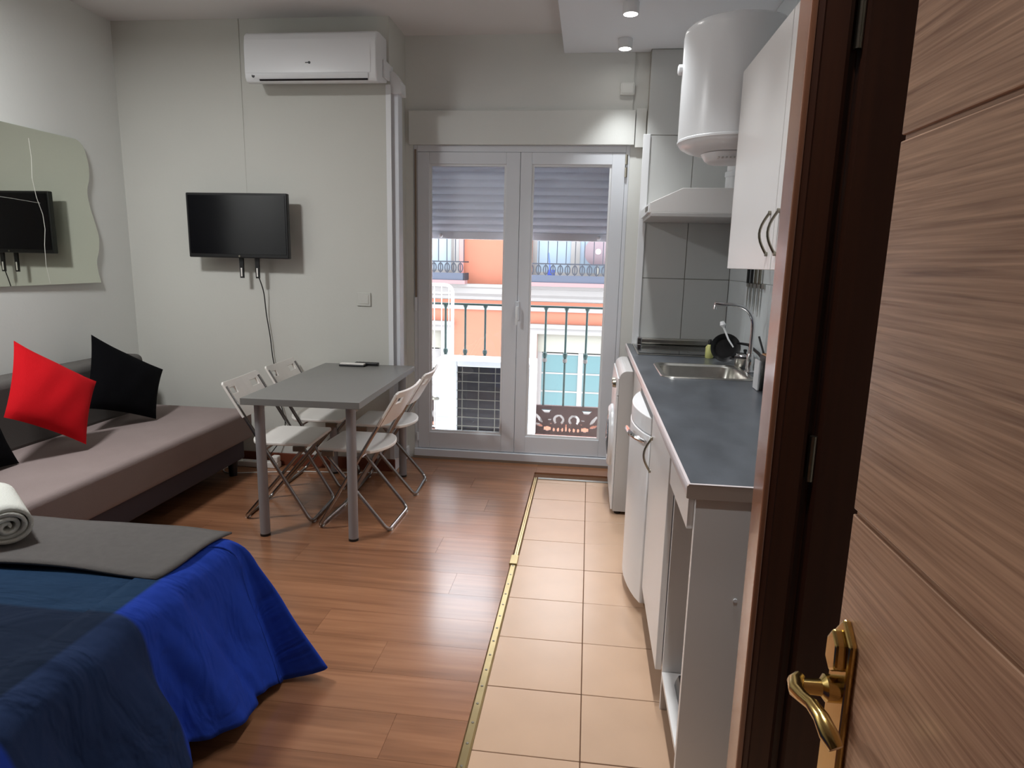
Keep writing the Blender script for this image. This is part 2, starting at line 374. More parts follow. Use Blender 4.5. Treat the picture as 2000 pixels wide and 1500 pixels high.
# ------------------------------------------------------------------ doors on the right
d1 = sthing('door_1', (.30, .25, 0), 'oak entrance door swung open beside the viewer, brass handle')
MB().box(.2838, .322, -.16, .668, .01, 2.05).build('leaf', M['doorwood'], d1, bevel=.002)
gz = [.012, .454, .818, 1.182, 1.546, 1.91, 2.048]
for a, b in zip(gz, gz[1:]):
    MB().box(.280, .2855, -.158, .667, a+.0027, b-.0027).build('panel', M['doorwood'], d1, bevel=.0015)
pl = MB().prism([(.612,.845),(.636,.825),(.660,.845),(.660,1.052),(.640,1.076),(.616,1.058)], 'x', .280, .272).build('handle_plate', M['gold'], d1, bevel=.003, fix=True)
MB().prism([(.622,1.028),(.636,1.018),(.650,1.028),(.650,1.050),(.638,1.066),(.624,1.054)], 'x', .274, .262).build('lock_rose', M['gold'], pl, bevel=.003, fix=True)
MB().lathe([(.014,0),(.014,.012),(.0085,.016),(.0078,.042)], (.272, .634, 1.0), 14, (-1,0,0)).build('handle_neck', M['gold'], pl, smooth=True)
lv = [Vector(p) for p in ((.237,.641,1.006),(.231,.634,1.004),(.228,.620,1.003),(.229,.602,1.008),(.231,.586,1.013),(.234,.570,1.012),(.237,.556,1.005),(.241,.547,.998))]
MB().tube(lv, [.006,.0085,.008,.0065,.0065,.0075,.009,.007], 10).build('lever', M['gold'], pl, smooth=True)
d2 = sthing('door_2', (.60, 1.28, 0), 'dark brown inner door and its wooden frame beside the kitchen')
MB().box(.353, .365, 1.245, 1.318, 0, 2.12).build('frame_lining', M['frame'], d2, bevel=.003)
MB().prism([(.365,1.250),(.375,1.243),(.379,1.247),(.418,1.247),(.427,1.256),(.427,1.30),(.365,1.30)], 'z', 0, 2.12).build('architrave', M['darkwood'], d2, fix=True)
MB().box(.427, .446, 1.275, 1.31, 0, 2.12).build('rebate', M['darkwood'], d2)
lf = MB().prism([(.448,1.262),(.454,1.255),(.86,1.255),(.86,1.295),(.448,1.295)], 'z', .01, 2.06).build('leaf', M['darkwood'], d2, fix=True)
for z in (.25, 1.02, 1.80):
    h = MB().lathe([(.007,0),(.007,.09)], (.441, 1.262, z), 10).build('hinge', M['nickel'], d2, smooth=True)
MB().box(.86, .904, 1.25, 1.30, 0, 2.12).build('jamb', M['darkwood'], d2)
MB().box(.365, .904, 1.25, 1.30, 2.062, 2.12).build('lintel', M['darkwood'], d2)
struct(MB().box(.365, XR, 1.255, 1.315, 2.12, HS).build('wall_partition', M['wall']))

# ------------------------------------------------------------------ kitchen units
ct = thing('worktop', (.58, 3.0, .862), 'long dark slate-grey kitchen worktop with window glare in its edge colour', 'worktop')
c = MB(); XF = .264; S0, S1, S2, S3 = .385, .785, 3.13, 3.55
c.box(XF+.004, XR-.002, 1.556, S2, .864, .9); c.box(XF+.004, XR-.002, S3, 4.40, .864, .9); c.box(XF+.004, S0, S2, S3, .864, .9); c.box(S1, XR-.002, S2, S3, .864, .9); c.box(XF+.004, .30, 4.40, 4.44, .864, .9)
c.build('slab', M['counter'], ct)
pf = [(XF+.005,.862),(XF-.002,.866),(XF-.004,.874),(XF-.004,.89),(XF-.001,.898),(XF+.005,.9005)]
MB().prism(pf, 'y', 1.556, 4.44).build('front_edge', M['edge'], ct, smooth=True, fix=True)
MB().prism([(XF-.004,.866),(XF-.004,.896),(XF+.001,.9012),(XR-.004,.9012),(XR-.004,.864),(XF+.003,.864)], 'y', 1.549, 1.557).build('end_profile', M['endcap'], ct, fix=True)
MB().box(XF, XR-.004, 1.5485, 1.5575, .9008, .9022).build('end_lip', M['edge'], ct)
MB().lathe([(.004,0),(.004,.002)], (.455, 1.549, .882), 8, (0,-1,0)).build('screw', M['nickel'], ct)
# sink
sk = thing('sink', (.585, 3.34, .75), 'stainless steel rectangular sink set into the worktop', 'sink')
def loop(x0, x1, y0, y1, r, z): return [(p[0], p[1], z) for p in rrect(x0, x1, y0, y1, r, 6)]
lp = [loop(.362,.808,3.105,3.578,.06,.901), loop(.365,.805,3.108,3.575,.058,.906), loop(.385,.785,3.128,3.555,.06,.9055), loop(.394,.776,3.138,3.545,.06,.895), loop(.402,.768,3.146,3.537,.06,.80), loop(.43,.74,3.175,3.51,.06,.762)]
m_ = MB(); n_ = len(lp[0])
for L_ in lp: m_.v += L_
for j in range(len(lp)-1):
    for i in range(n_): m_.f.append((j*n_+i, j*n_+(i+1)%n_, (j+1)*n_+(i+1)%n_, (j+1)*n_+i))
m_.f.append(tuple((len(lp)-1)*n_+i for i in range(n_)))
m_.build('basin', M['steel'], sk, smooth=True, fix=True)
MB().lathe([(.03,.7625),(.03,.766),(.02,.764)], (.585, 3.34, 0), 16).build('drain', M['chrome'], sk, smooth=True)
# tap
tp = thing('tap', (.825, 3.36, .9), 'chrome swan-neck tap rising behind the sink', 'tap')
MB().lathe([(.026,.9005),(.026,.908),(.02,.915),(.018,.99),(.014,1.0)], (.825, 3.36, 0), 16).build('body', M['chrome'], tp, smooth=True)
MB().tube([(.825,3.36,.98)] + rounded([(.825,3.36,1.0),(.825,3.36,1.238),(.632,3.355,1.244)], .11, 8) + [(.632,3.355,1.218)], .0105, 12).build('spout', M['chrome'], tp, smooth=True)
MB().tube([(.825,3.36,.955),(.81,3.31,.985),(.80,3.26,1.0)], [.01,.007,.006], 8).build('lever', M['chrome'], tp, smooth=True)
# hob
hb = thing('hob', (.58, 4.15, .9), 'black glass hob with a steel rear bar under the hood', 'hob')
MB().box(.305, .86, 3.885, 4.395, .9005, .908).build('tray', M['steel'], hb, bevel=.002)
MB().box(.312, .853, 3.893, 4.30, .908, .912).build('glass_plate', M['glassblack'], hb, bevel=.001)
for (x, y, r) in ((.44,4.0,.07),(.44,4.2,.09),(.70,4.0,.09),(.70,4.2,.07)):
    MB().lathe([(r,.912),(r,.9125),(r-.004,.9125),(r-.004,.912)], (x, y, 0), 28, cap=False).build('ring', M['nickel'], hb)
MB().box(.345, .86, 4.335, 4.39, .915, .952).build('rear_bar', M['steel'], hb, bevel=.008)
MB().box(.33, .362, 4.325, 4.392, .905, .958).build('bar_end', M['chrome'], hb, bevel=.006)
# base units
def shelf_unit(): pass
oc = thing('open_cabinet', (.6, 1.76, 0), 'white open base cabinet with no door at the worktop end', 'cabinet')
MB().box(.285, XR-.004, 1.558, 1.576, .0, .863).build('end_panel', M['lacq'], oc, bevel=.001)
MB().box(.289, XR-.004, 1.925, 1.94, .0, .863).build('side_panel', M['lacq'], oc, bevel=.001)
MB().box(.287, XR-.01, 1.577, 1.924, .12, .138).build('bottom_panel', M['lacq'], oc, bevel=.001)
MB().box(.880, XR-.006, 1.577, 1.924, .138, .863).build('back_panel', M['lacq'], oc)
MB().box(.270, .285, 1.577, 1.924, .775, .862).build('apron', M['lacq'], oc, bevel=.001)
MB().box(.33, .345, 1.577, 1.924, .0, .119).build('plinth', M['darkint'], oc)
MB().lathe([(.005,0),(.005,.003)], (.40, 1.558, .60), 10, (0,-1,0)).build('screw_cap', M['white'], oc)
rk = thing('black_tray', (.42, 1.74, .138), 'black tray standing inside the open cabinet', 'tray')
MB().prism([(1.60,.139),(1.86,.139),(1.85,.16),(1.80,.215),(1.66,.215),(1.61,.17)], 'x', .318, .335).build('panel', M['black'], rk, bevel=.004, fix=True)
MB().box(.335, .52, 1.62, 1.84, .139, .15).build('base', M['black'], rk, bevel=.003)
def handle(par, x, y, z0, z1, name='handle'):
    n = 10; pts = []; rs = []
    for i in range(n+1):
        t = i/n; pts.append((x-.004-.026*math.sin(PI*t), y, z0+(z1-z0)*t)); rs.append(.0045)
    h = MB().tube(pts, rs, 8)
    for z in (z0, z1): h.lathe([(.007,-.004),(.007,.008)], (x, y, z), 8, (-1,0,0))
    return h.build(name, M['nickel'], par, smooth=True)
bc = thing('base_cabinet', (.6, 2.22, 0), 'white base cabinet with a curved nickel handle next to the fridge', 'cabinet')
MB().box(.292, XR-.004, 1.942, 2.498, .12, .862).build('carcass', M['lacq'], bc)
dr = MB().box(.268, .288, 1.945, 2.495, .13, .855).build('door', M['lacq'], bc, bevel=.002)
handle(dr, .268, 2.452, .64, .77)
MB().box(.33, .345, 1.942, 2.498, 0, .119).build('plinth', M['darkint'], bc)
# fridge with bowed door
fg = thing('fridge', (.58, 2.79, 0), 'small white under-counter fridge with a bowed door', 'fridge')
MB().box(.30, .87, 2.512, 3.07, .03, .83).build('body', M['appl'], fg, bevel=.006)
n = 12; poly = [(.296, 2.508)] + [(.262-.055*math.sin(PI*i/n)**.8 if 0 < i < n else .262, 2.508+.566*i/n) for i in range(n+1)] + [(.296, 3.074)]
dd = MB().prism(poly, 'z', .05, .765).build('door', M['appl'], fg, smooth=True, bevel=.004, fix=True)
MB().prism([(p[0]+.003, p[1]) for p in poly], 'z', .768, .838).build('top_strip', M['appl'], fg, bevel=.004, fix=True)
MB().tube([(.246,2.53,.735),(.215,2.55,.745),(.195,2.60,.748),(.185,2.70,.748)], [.008,.01,.011,.01], 8).build('handle', M['chrome'], dd, smooth=True)
for (x, y) in ((.32,2.54),(.32,3.04),(.84,2.54),(.84,3.04)): MB().lathe([(.016,0),(.016,.012),(.01,.03)], (x, y, 0), 10).build('foot', M['black'], fg)
sc = thing('sink_cabinet', (.6, 3.33, 0), 'plain white cabinet between fridge and washing machine', 'cabinet')
sb = MB(); sb.box(.292, .30, 3.082, 3.57, .12, .74); sb.box(.292, XR-.004, 3.082, 3.10, .0, .74); sb.box(.292, XR-.004, 3.552, 3.57, .0, .74); sb.build('carcass', M['lacq'], sc)
MB().box(.268, .288, 3.085, 3.567, .13, .855).build('door', M['lacq'], sc, bevel=.002)
# washing machine
wm = thing('washing_machine', (.48, 3.89, 0), 'white front-loading washing machine under the worktop end', 'washing machine')
poly = [(.19,.02),(.86,.02),(.86,.845),(.235,.845)] + [(.235-.045*math.sin(PI/2*i/6), .80+.045*math.cos(PI/2*i/6)) for i in range(1, 7)]
MB().prism(poly, 'y', 3.592, 4.185).build('body', M['appl_side'], wm, fix=True, bevel=.003)
MB().box(.176, .189, 3.594, 4.183, .03, .70).build('front_panel', M['appl'], wm, bevel=.004)
MB().prism([(.174,.705),(.189,.705),(.189,.80),(.182,.80)], 'y', 3.594, 4.183).build('control_panel', M['appl'], wm, fix=True)
pd = MB().lathe([(.19,0),(.19,.012),(.175,.024),(.15,.026),(.14,.012)], (.176, 3.89, .40), 32, (-1,0,0)).build('porthole_door', M['appl'], wm, smooth=True)
MB().lathe([(.138,.012),(.12,.026),(.06,.034),(.01,.036)], (.176, 3.89, .40), 28, (-1,0,0)).build('door_glass', M['glassblack'], pd, smooth=True)
for y in (3.70, 3.80): MB().lathe([(.022,0),(.020,.018)], (.176, y, .752), 14, (-1,0,0)).build('knob', M['nickel'], wm, smooth=True)
for (x, y) in ((.22,3.63),(.22,4.15),(.82,3.63),(.82,4.15)): MB().lathe([(.02,0),(.02,.02)], (x, y, 0), 10).build('foot', M['black'], wm)

# upper cabinet
uc = thing('wall_cabinet', (.74, 2.21, 1.42), 'white two-door wall cabinet with curved nickel handles', 'cabinet')
MB().box(.590, XR-.002, 1.60, 2.83, 1.424, 2.185).build('carcass', M['lacq'], uc)
for (a, b, hy) in ((2.176, 2.832, 2.225), (1.598, 2.170, 2.125)):
    d = MB().box(.569, .588, a, b, 1.42, 2.188).build('door', M['lacq'], uc, bevel=.002); handle(d, .569, hy, 1.47, 1.60)
# range hood
hood = thing('range_hood', (.62, 4.12, 1.7), 'grey-white slim range hood above the hob', 'range hood')
MB().prism([(.323,1.722),(.321,1.775),(.50,1.858),(XR-.002,1.862),(XR-.002,1.722)], 'y', 3.855, 4.40).build('canopy', M['lacq'], hood, bevel=.003, fix=True)
MB().box(.328, XR-.002, 3.853, 4.40, 1.700, 1.7225).build('visor', M['appl_side'], hood, bevel=.003)
MB().box(.314, .3225, 3.88, 4.38, 1.722, 1.772).build('control_strip', M['white'], hood, bevel=.002)
for k in range(3): MB().box(.309, .3145, 3.90+k*.05, 3.93+k*.05, 1.735, 1.76).build('switch', M['nickel'], hood)
hp = thing('vent_pipe', (.80, 4.0, 1.86), 'short white vent pipe between hood and water heater', 'pipe')
MB().lathe([(.05,1.8605),(.05,1.93),(.055,1.935),(.055,1.96),(.045,1.965),(.045,2.24)], (.80, 3.98, 0), 20).build('duct', M['white'], hp, smooth=True)
# water heater
wh = thing('water_heater', (.588, 3.08, 1.90), 'white cylindrical electric water heater hung above the worktop', 'water heater')
pr_ = [(.02,1.905),(.10,1.906),(.15,1.915),(.19,1.928),(.215,1.942),(.224,1.955),(.226,1.975),(.226,2.395),(.222,2.415),(.205,2.43),(.10,2.445),(.01,2.448)]
MB().lathe(pr_, (.588, 3.08, 0), 56).build('tank', M['appl'], wh, smooth=True)
MB().lathe([(.225,0),(.2285,.004),(.2285,.012),(.225,.016)], (.588, 3.08, 1.955), 56, cap=False).build('rim', M['white'], wh, smooth=True)
bx = MB().lathe([(.02,1.872),(.085,1.874),(.10,1.885),(.115,1.91)], (.578, 3.06, 0), 28).build('bottom_cover', M['appl'], wh, smooth=True)
for k in range(7): MB().box(.52+k*.016, .526+k*.016, 2.955, 3.03, 1.8815, 1.8875).build('vent_slot', M['appl_side'], bx)
MB().box(.82, XR-.001, 2.98, 3.18, 2.25, 2.30).build('bracket', M['white'], wh)
MB().lathe([(.022,0),(.022,.014),(.015,.018)], (.588-.226, 3.10, 2.27), 14, (-1,0,0)).build('dial', M['white'], wh, smooth=True)
for dy in (-.05, .05): MB().tube([(.70,3.12+dy,1.90),(.70,3.12+dy,1.84),(.74,3.14+dy,1.80),(.86,3.14+dy,1.78),(.895,3.14+dy,1.77)], .009, 8).build('pipe', M['white'], wh, smooth=True)
cb = MB().tube(rounded([(.88,3.0,1.79),(.74,3.25,1.80),(.69,3.36,1.70),(.72,3.45,1.63),(.76,3.5,1.66),(.895,3.5,1.70)], .03, 5), .006, 6).build('power_cable', M['cable_b'], smooth=True)
tag(cb, 'black power cable looping below the water heater beside the hood', 'cable')

# knives on their rail
kr = tag(MB().box(.893, XR-.0005, 3.50, 3.88, 1.318, 1.345).build('knife_rail', M['steel'], bevel=.002), 'steel magnetic knife rail on the pale tiled wall', 'rail')
for i, (y, hm, lab) in enumerate(((3.82,'black','black-handled knife furthest along the rail by the hob'), (3.74,'black','second black-handled knife on the rail'), (3.655,'nickel','grey-handled knife in the middle right of the rail'), (3.57,'nickel','grey-handled knife nearest the wall cabinet end of rail'))):
    k = thing('knife', (.886, y, 1.22), lab, 'knife', 'knives on the magnetic rail')
    MB().prism([(y-.011,1.34),(y+.011,1.34),(y+.012,1.26),(y-.002,1.195-.008*i),(y-.011,1.24)], 'x', .8895, .8925).build('blade', M['steel'], k, fix=True)
    MB().box(.880, .8945, y-.011, y+.011, 1.34, 1.435).build('handle', M[hm], k, bevel=.004)

# ------------------------------------------------------------------ things on the worktop
pot = thing('saucepan', (.838, 3.53, .9), 'small steel saucepan standing between tap and black pan', 'saucepan')
PX, PY = .838, 3.53
MB().lathe([(.046,.901),(.05,.906),(.052,.962),(.054,.964),(.05,.962),(.047,.912),(.01,.910)], (PX, PY, 0), 24).build('pot', M['steel'], pot, smooth=True)
MB().tube([(PX-.05,PY-.01,.955),(PX-.045,PY-.08,.965),(PX-.02,PY-.12,.968)], [.005,.006,.006], 8).build('handle', M['black'], pot, smooth=True)
ld_ = MB().lathe([(.054,.9645),(.045,.975),(.015,.982),(.001,.983)], (PX, PY, 0), 24).build('lid', M['chrome'], pot, smooth=True)
MB().lathe([(.006,.983),(.010,.99),(.009,.998),(.002,1.0)], (PX, PY, 0), 12).build('knob', M['black'], ld_, smooth=True)
pan = thing('frying_pan', (.765, 3.66, .9), 'black frying pan standing on edge behind the sink', 'frying pan')
ax = Vector((-.15,-.95,.28)).normalized()
MB().lathe([(.055,0),(.078,.03),(.080,.031),(.074,.028),(.052,.004)], Vector((.765,3.68,.981)), 28, ax).build('pan', M['black'], pan, smooth=True)
MB().tube([(.82,3.63,1.02),(.85,3.52,1.025),(.875,3.40,.995),(.88,3.36,.98)], [.006,.008,.008,.006], 8).build('handle', M['black'], pan, smooth=True)
sp = thing('dish_soap', (.715, 3.87, .9), 'small yellow-green bottle behind the black pan', 'bottle')
MB().lathe([(.022,.9005),(.024,.91),(.024,.965),(.012,.98)], (.715, 3.86, 0), 14).build('bottle', M['yellow'], sp, smooth=True)
MB().lathe([(.012,.98),(.012,1.0),(.006,1.01)], (.715, 3.86, 0), 12).build('cap', M['black'], sp, smooth=True)
us = thing('slotted_spoon', (.76, 3.62, .9), 'white cooking spoon leaning over the black pan', 'spoon')
MB().tube([(.79,3.60,1.0),(.765,3.62,1.04),(.74,3.64,1.10)], [.004,.005,.006], 8).build('handle', M['white'], us, smooth=True)
MB().lathe([(.004,-.02),(.016,0),(.01,.02)], (.735, 3.645, 1.115), 12, (-.3,.2,1)).build('bowl', M['white'], us, smooth=True)
uh = thing('utensil_block', (.852, 3.16, .9), 'light wooden utensil pot beside the tap', 'utensil pot')
MB().lathe([(.028,.9005),(.030,.905),(.032,1.025),(.028,1.025),(.026,.92)], (.862, 3.16, 0), 18).build('pot', M['lightwood'], uh, smooth=True)
MB().lathe([(.0305,.905),(.0325,.95),(.0305,.95)], (.862, 3.16, 0), 18, cap=False).build('base_ring', M['white'], uh, smooth=True)
sl = thing('spatula', (.86, 3.16, .93), 'black-handled spatula with hanging hole in the wooden pot', 'spatula')
hm = MB(); hm.box(.853, .865, 3.148, 3.172, .93, 1.11); hm.tube([(.859+0*math.cos(a), 3.16+.012*math.cos(a), 1.122+.014*math.sin(a)) for a in [2*PI*i/14 for i in range(14)]], .005, 6, True); hm.build('handle', M['black'], sl, bevel=.003)
wk = thing('whisk', (.845, 3.18, .93), 'slim black tongs leaning out of the wooden pot', 'tongs')
MB().tube([(.862,3.17,.95),(.84,3.2,1.04),(.825,3.23,1.10)], .005, 6).build('arm', M['black'], wk, smooth=True)
# boards leaning at the wall end
for (x0, x1, y0, y1, h, mt, nm, lb) in ((.742,.752,2.86,2.94,.13,'white','cutting_board','white cutting board on edge along the wall side'), (.765,.773,2.84,2.95,.15,'black','baking_tray','thin black baking tray on edge behind the white board'), (.79,.80,2.75,2.95,.10,'steel','oven_rack_tray','steel tray on edge nearest the wall')):
    o = MB().box(x0, x1, y0, y1, .9008, .9008+h).build(nm, M[mt], bevel=.003); tag(o, lb, 'board' if 'board' in nm else 'tray')

# ------------------------------------------------------------------ living side: wall things
acu = thing('air_conditioner', (-1.70, 4.02, 2.43), 'white wall-mounted air conditioner high on the wall above the television', 'air conditioner')
X0, X1 = -2.10, -1.288
prof = [(4.118,2.735),(3.98,2.735),(3.945,2.728),(3.925,2.71),(3.914,2.66),(3.912,2.51),(3.916,2.475),(3.93,2.452),(3.96,2.450),(4.118,2.488)]
MB().prism(prof, 'x', X0, X1).build('housing', M['appl'], acu, smooth=True, bevel=.006, fix=True)
MB().prism([(3.926,2.712),(3.9135,2.66),(3.9095,2.60),(3.9105,2.498),(3.914,2.498),(3.9145,2.66)], 'x', X0+.006, X1-.035).build('front_panel', M['appl'], acu, smooth=True, fix=True)
MB().prism([(3.9085,2.494),(3.912,2.474),(3.918,2.466),(3.921,2.468),(3.915,2.476),(3.9125,2.495)], 'x', X0+.05, X1-.05).build('louver', M['appl'], acu, smooth=True, fix=True)
MB().prism([(3.9155,2.4645),(3.922,2.456),(3.927,2.459),(3.920,2.467)], 'x', X0+.09, X1-.055).build('louver_gap', M['black'], acu, fix=True)
MB().lathe([(.010,0),(.010,.003)], (X0+.055, 3.913, 2.482), 10, (0,-1,0)).build('sensor', M['black'], acu)
lg = MB(); lg.box(-1.718, -1.70, 3.9085, 3.911, 2.550, 2.555); lg.lathe([(.0075,0),(.0075,.003)], (-1.693, 3.911, 2.5525), 12, (0,-1,0)); lg.build('logo', M['black'], acu)
# trunking
dk = thing('pipe_trunking', (-1.255, 4.22, 0), 'white plastic pipe trunking running down beside the air conditioner', 'trunking')
MB().box(-1.2745, -1.225, 4.14, 4.225, .09, 2.44).build('cover', M['pvc'], dk, bevel=.004)
MB().prism([(-1.2745,2.56),(-1.25,2.56),(-1.205,2.50),(-1.20,2.43),(-1.2745,2.43)], 'y', 4.13, 4.235).build('elbow', M['white'], dk, bevel=.004, fix=True)
MB().box(-1.287, -1.274, 4.03, 4.1995, 2.50, 2.60).build('side_duct', M['white'], dk, bevel=.003)
cr = thing('corner_bead', (-1.275, 4.117, 0), 'slim white corner strip on the wall edge', 'trim')
MB().box(-1.297, -1.2655, 4.114, 4.1195, .086, 2.48).build('strip', M['white'], cr)
# television
tv = thing('television', (-2.24, 3.99, 1.28), 'black flat-screen television on a tilting wall bracket', 'television')
MB().box(-2.578, -1.902, 3.985, 4.02, 1.412, 1.815).build('cabinet', M['black'], tv, bevel=.006)
MB().box(-2.563, -1.917, 3.982, 3.9865, 1.437, 1.800).build('screen', M['screen'], tv)
MB().box(-2.45, -2.03, 4.02, 4.05, 1.47, 1.72).build('back_cover', M['black'], tv, bevel=.01)
MB().box(-2.30, -2.10, 4.05, YT-.0125, 1.50, 1.70).build('wall_plate', M['black'], tv)
MB().lathe([(.006,0),(.006,.002)], (-2.235, 3.985, 1.424), 10, (0,-1,0)).build('logo', M['nickel'], tv)
for x in (-2.245, -2.138):
    a = MB().prism([(x-.014,1.42),(x+.014,1.42),(x+.012,1.285),(x-.012,1.285)], 'y', 4.02, 4.032).build('bracket_arm', M['black'], tv, fix=True)
    MB().box(x-.005, x+.004, 4.0185, 4.0205, 1.295, 1.35).build('slot', M['plastic_w'], a)
cab = [(-2.137,4.03,1.30),(-2.125,4.07,1.2),(-2.13,4.095,1.05),(-2.11,4.098,.9),(-2.10,4.098,.75),(-2.07,4.095,.6),(-2.06,4.095,.45),(-2.02,4.09,.32),(-2.05,4.09,.2),(-2.12,4.06,.1),(-2.16,4.04,.045)]
tag(MB().tube(rounded(cab, .05, 3), .0035, 6).build('television_cable', M['cable_b'], smooth=True), 'thin black cable hanging from the television to the floor', 'cable')
sw = thing('wall_socket', (-1.458, 4.115, 1.12), 'white square socket plate on the wall near the balcony door', 'socket')
MB().box(-1.508, -1.415, 4.110, YT-.0003, 1.122, 1.208).build('plate', M['wall_tv'], sw, bevel=.003)
MB().box(-1.495, -1.428, 4.107, 4.1105, 1.135, 1.195).build('rocker', M['wall_tv'], sw, bevel=.002)
jb = thing('junction_box', (.186, 4.46, 2.49), 'white junction box on the wall above the balcony door', 'junction box')
MB().box(.142, .232, 4.440, YW-.0005, 2.492, 2.566).build('box', M['wall'], jb, bevel=.004)
MB().box(.150, .224, 4.436, 4.4405, 2.50, 2.558).build('lid', M['wall'], jb, bevel=.002)
# mirror with wavy edge
mr = thing('wall_mirror', (XL+.01, 3.2, 1.24), 'frameless wall mirror with a wavy right edge', 'mirror')
wav = [(3.70,2.085),(3.735,2.07),(3.765,2.03),(3.785,1.95),(3.78,1.87),(3.755,1.79),(3.765,1.70),(3.795,1.60),(3.815,1.52),(3.805,1.44),(3.78,1.37),(3.785,1.30),(3.80,1.24)]
ws = []
for i in range(len(wav)-1):
    p0 = wav[max(i-1,0)]; p1 = wav[i]; p2 = wav[i+1]; p3 = wav[min(i+2,len(wav)-1)]
    for k in range(4):
        t = k/4; ws.append(tuple(.5*((2*p1[j])+(-p0[j]+p2[j])*t+(2*p0[j]-5*p1[j]+4*p2[j]-p3[j])*t*t+(-p0[j]+3*p1[j]-3*p2[j]+p3[j])*t**3) for j in (0,1)))
ws.append(wav[-1])
left = [(2.62-.02*math.sin((z-1.24)*14), z) for z in [1.235+.85*i/20 for i in range(21)]]
mg = MB().prism(ws + left, 'x', XL+.001, XL+.006); mg.v = [(p[0]+0.015*(p[1]-2.6), p[1], p[2]) for p in mg.v]
mg.build('glass', M['mirror'], mr, fix=True)
MB().box(XL+.0005, XL+.014, 3.55, 3.60, 1.6, 1.65).build('wall_hook', M['nickel'], mr)
crk = MB(); 
crk.tube([(XL+.0067+0.015*(y-2.6),y,z) for (y,z) in ((3.37,2.03),(3.375,1.93),(3.365,1.82),(3.38,1.72),(3.41,1.63),(3.415,1.55),(3.40,1.46),(3.395,1.35),(3.41,1.245))], .0010, 5); crk.tube([(XL+.0067+0.015*(y-2.6),y,z) for (y,z) in ((2.7,1.71),(3.2,1.70),(3.40,1.69))], .0008, 5)
crk.build('crack', M['cable_w'], mr)

# ------------------------------------------------------------------ sofa and cushions
sf = thing('sofa', (-2.65, 3.0, 0), 'low grey-mauve upholstered sofa bed along the left wall', 'sofa')
def softbox(x0, x1, y0, y1, z0, z1): return MB().box(x0, x1, y0, y1, z0, z1)
softbox(-3.07, -2.20, 1.98, 3.985, .225, .425).build('seat_mattress', M['sofafab'], sf, bevel=.03, seg=4, smooth=True)
softbox(-3.06, -2.235, 1.99, 3.92, .10, .228).build('base', M['sofabase'], sf, bevel=.012, seg=2)
softbox(-3.072, -2.87, 1.98, 3.88, .40, .785).build('backrest', M['sofaback'], sf, bevel=.04, seg=4, smooth=True)
for (x, y) in ((-2.28,3.84),(-2.28,2.06),(-3.02,3.84),(-3.02,2.06)): MB().lathe([(.025,0),(.032,.10)], (x, y, 0), 14).build('leg', M['black'], sf, smooth=True)
def cushion(name, corners, thick, mat, label):
    A, B, Cc, D = [Vector(p) for p in corners]; cen = (A+B+Cc+D)/4; nrm = (B-A).cross(D-A).normalized()
    if nrm.x < 0: nrm = -nrm
    m = MB()
    def f(side):
        def g(u, v):
            a = 2*u-1; b = 2*v-1; e = .065
            u2 = a*(1-e*(1-b*b)); v2 = b*(1-e*(1-a*a)); uu = (u2+1)/2; vv = (v2+1)/2
            p = (A*(1-uu)+B*uu)*(1-vv) + (D*(1-uu)+Cc*uu)*vv
            h = thick*((1-abs(a)**2.2)*(1-abs(b)**2.2))**.55 + .004*math.sin(9*a+4*b)*(1-a*a)*(1-b*b)
            return p + nrm*h*side
        return g
    m.grid(f(1), 20, 20); m.grid(f(-1), 20, 20, flip=True)
    o = m.build(name, mat, None, smooth=True, fix=True); return tag(o, label, 'cushion')
cushion('red_cushion', ((-2.805,2.857,.99),(-2.646,3.174,.735),(-2.523,2.917,.458),(-2.65,2.599,.67)), .07, M['redfab'], 'square red cushion leaning on the sofa')
cushion('black_cushion', ((-2.872,3.44,.955),(-2.682,3.785,.701),(-2.591,3.557,.434),(-2.746,3.19,.575)), .07, M['blackfab'], 'square black cushion leaning on the sofa backrest')
dk2 = cushion('backrest_shade', ((-2.83,2.25,.83),(-2.80,2.66,.80),(-2.66,2.66,.43),(-2.70,2.25,.43)), .06, M['blackfab'], 'black padded shape added for the shaded backrest beside the red cushion')  # black padded shape added where the backrest lies in shadow

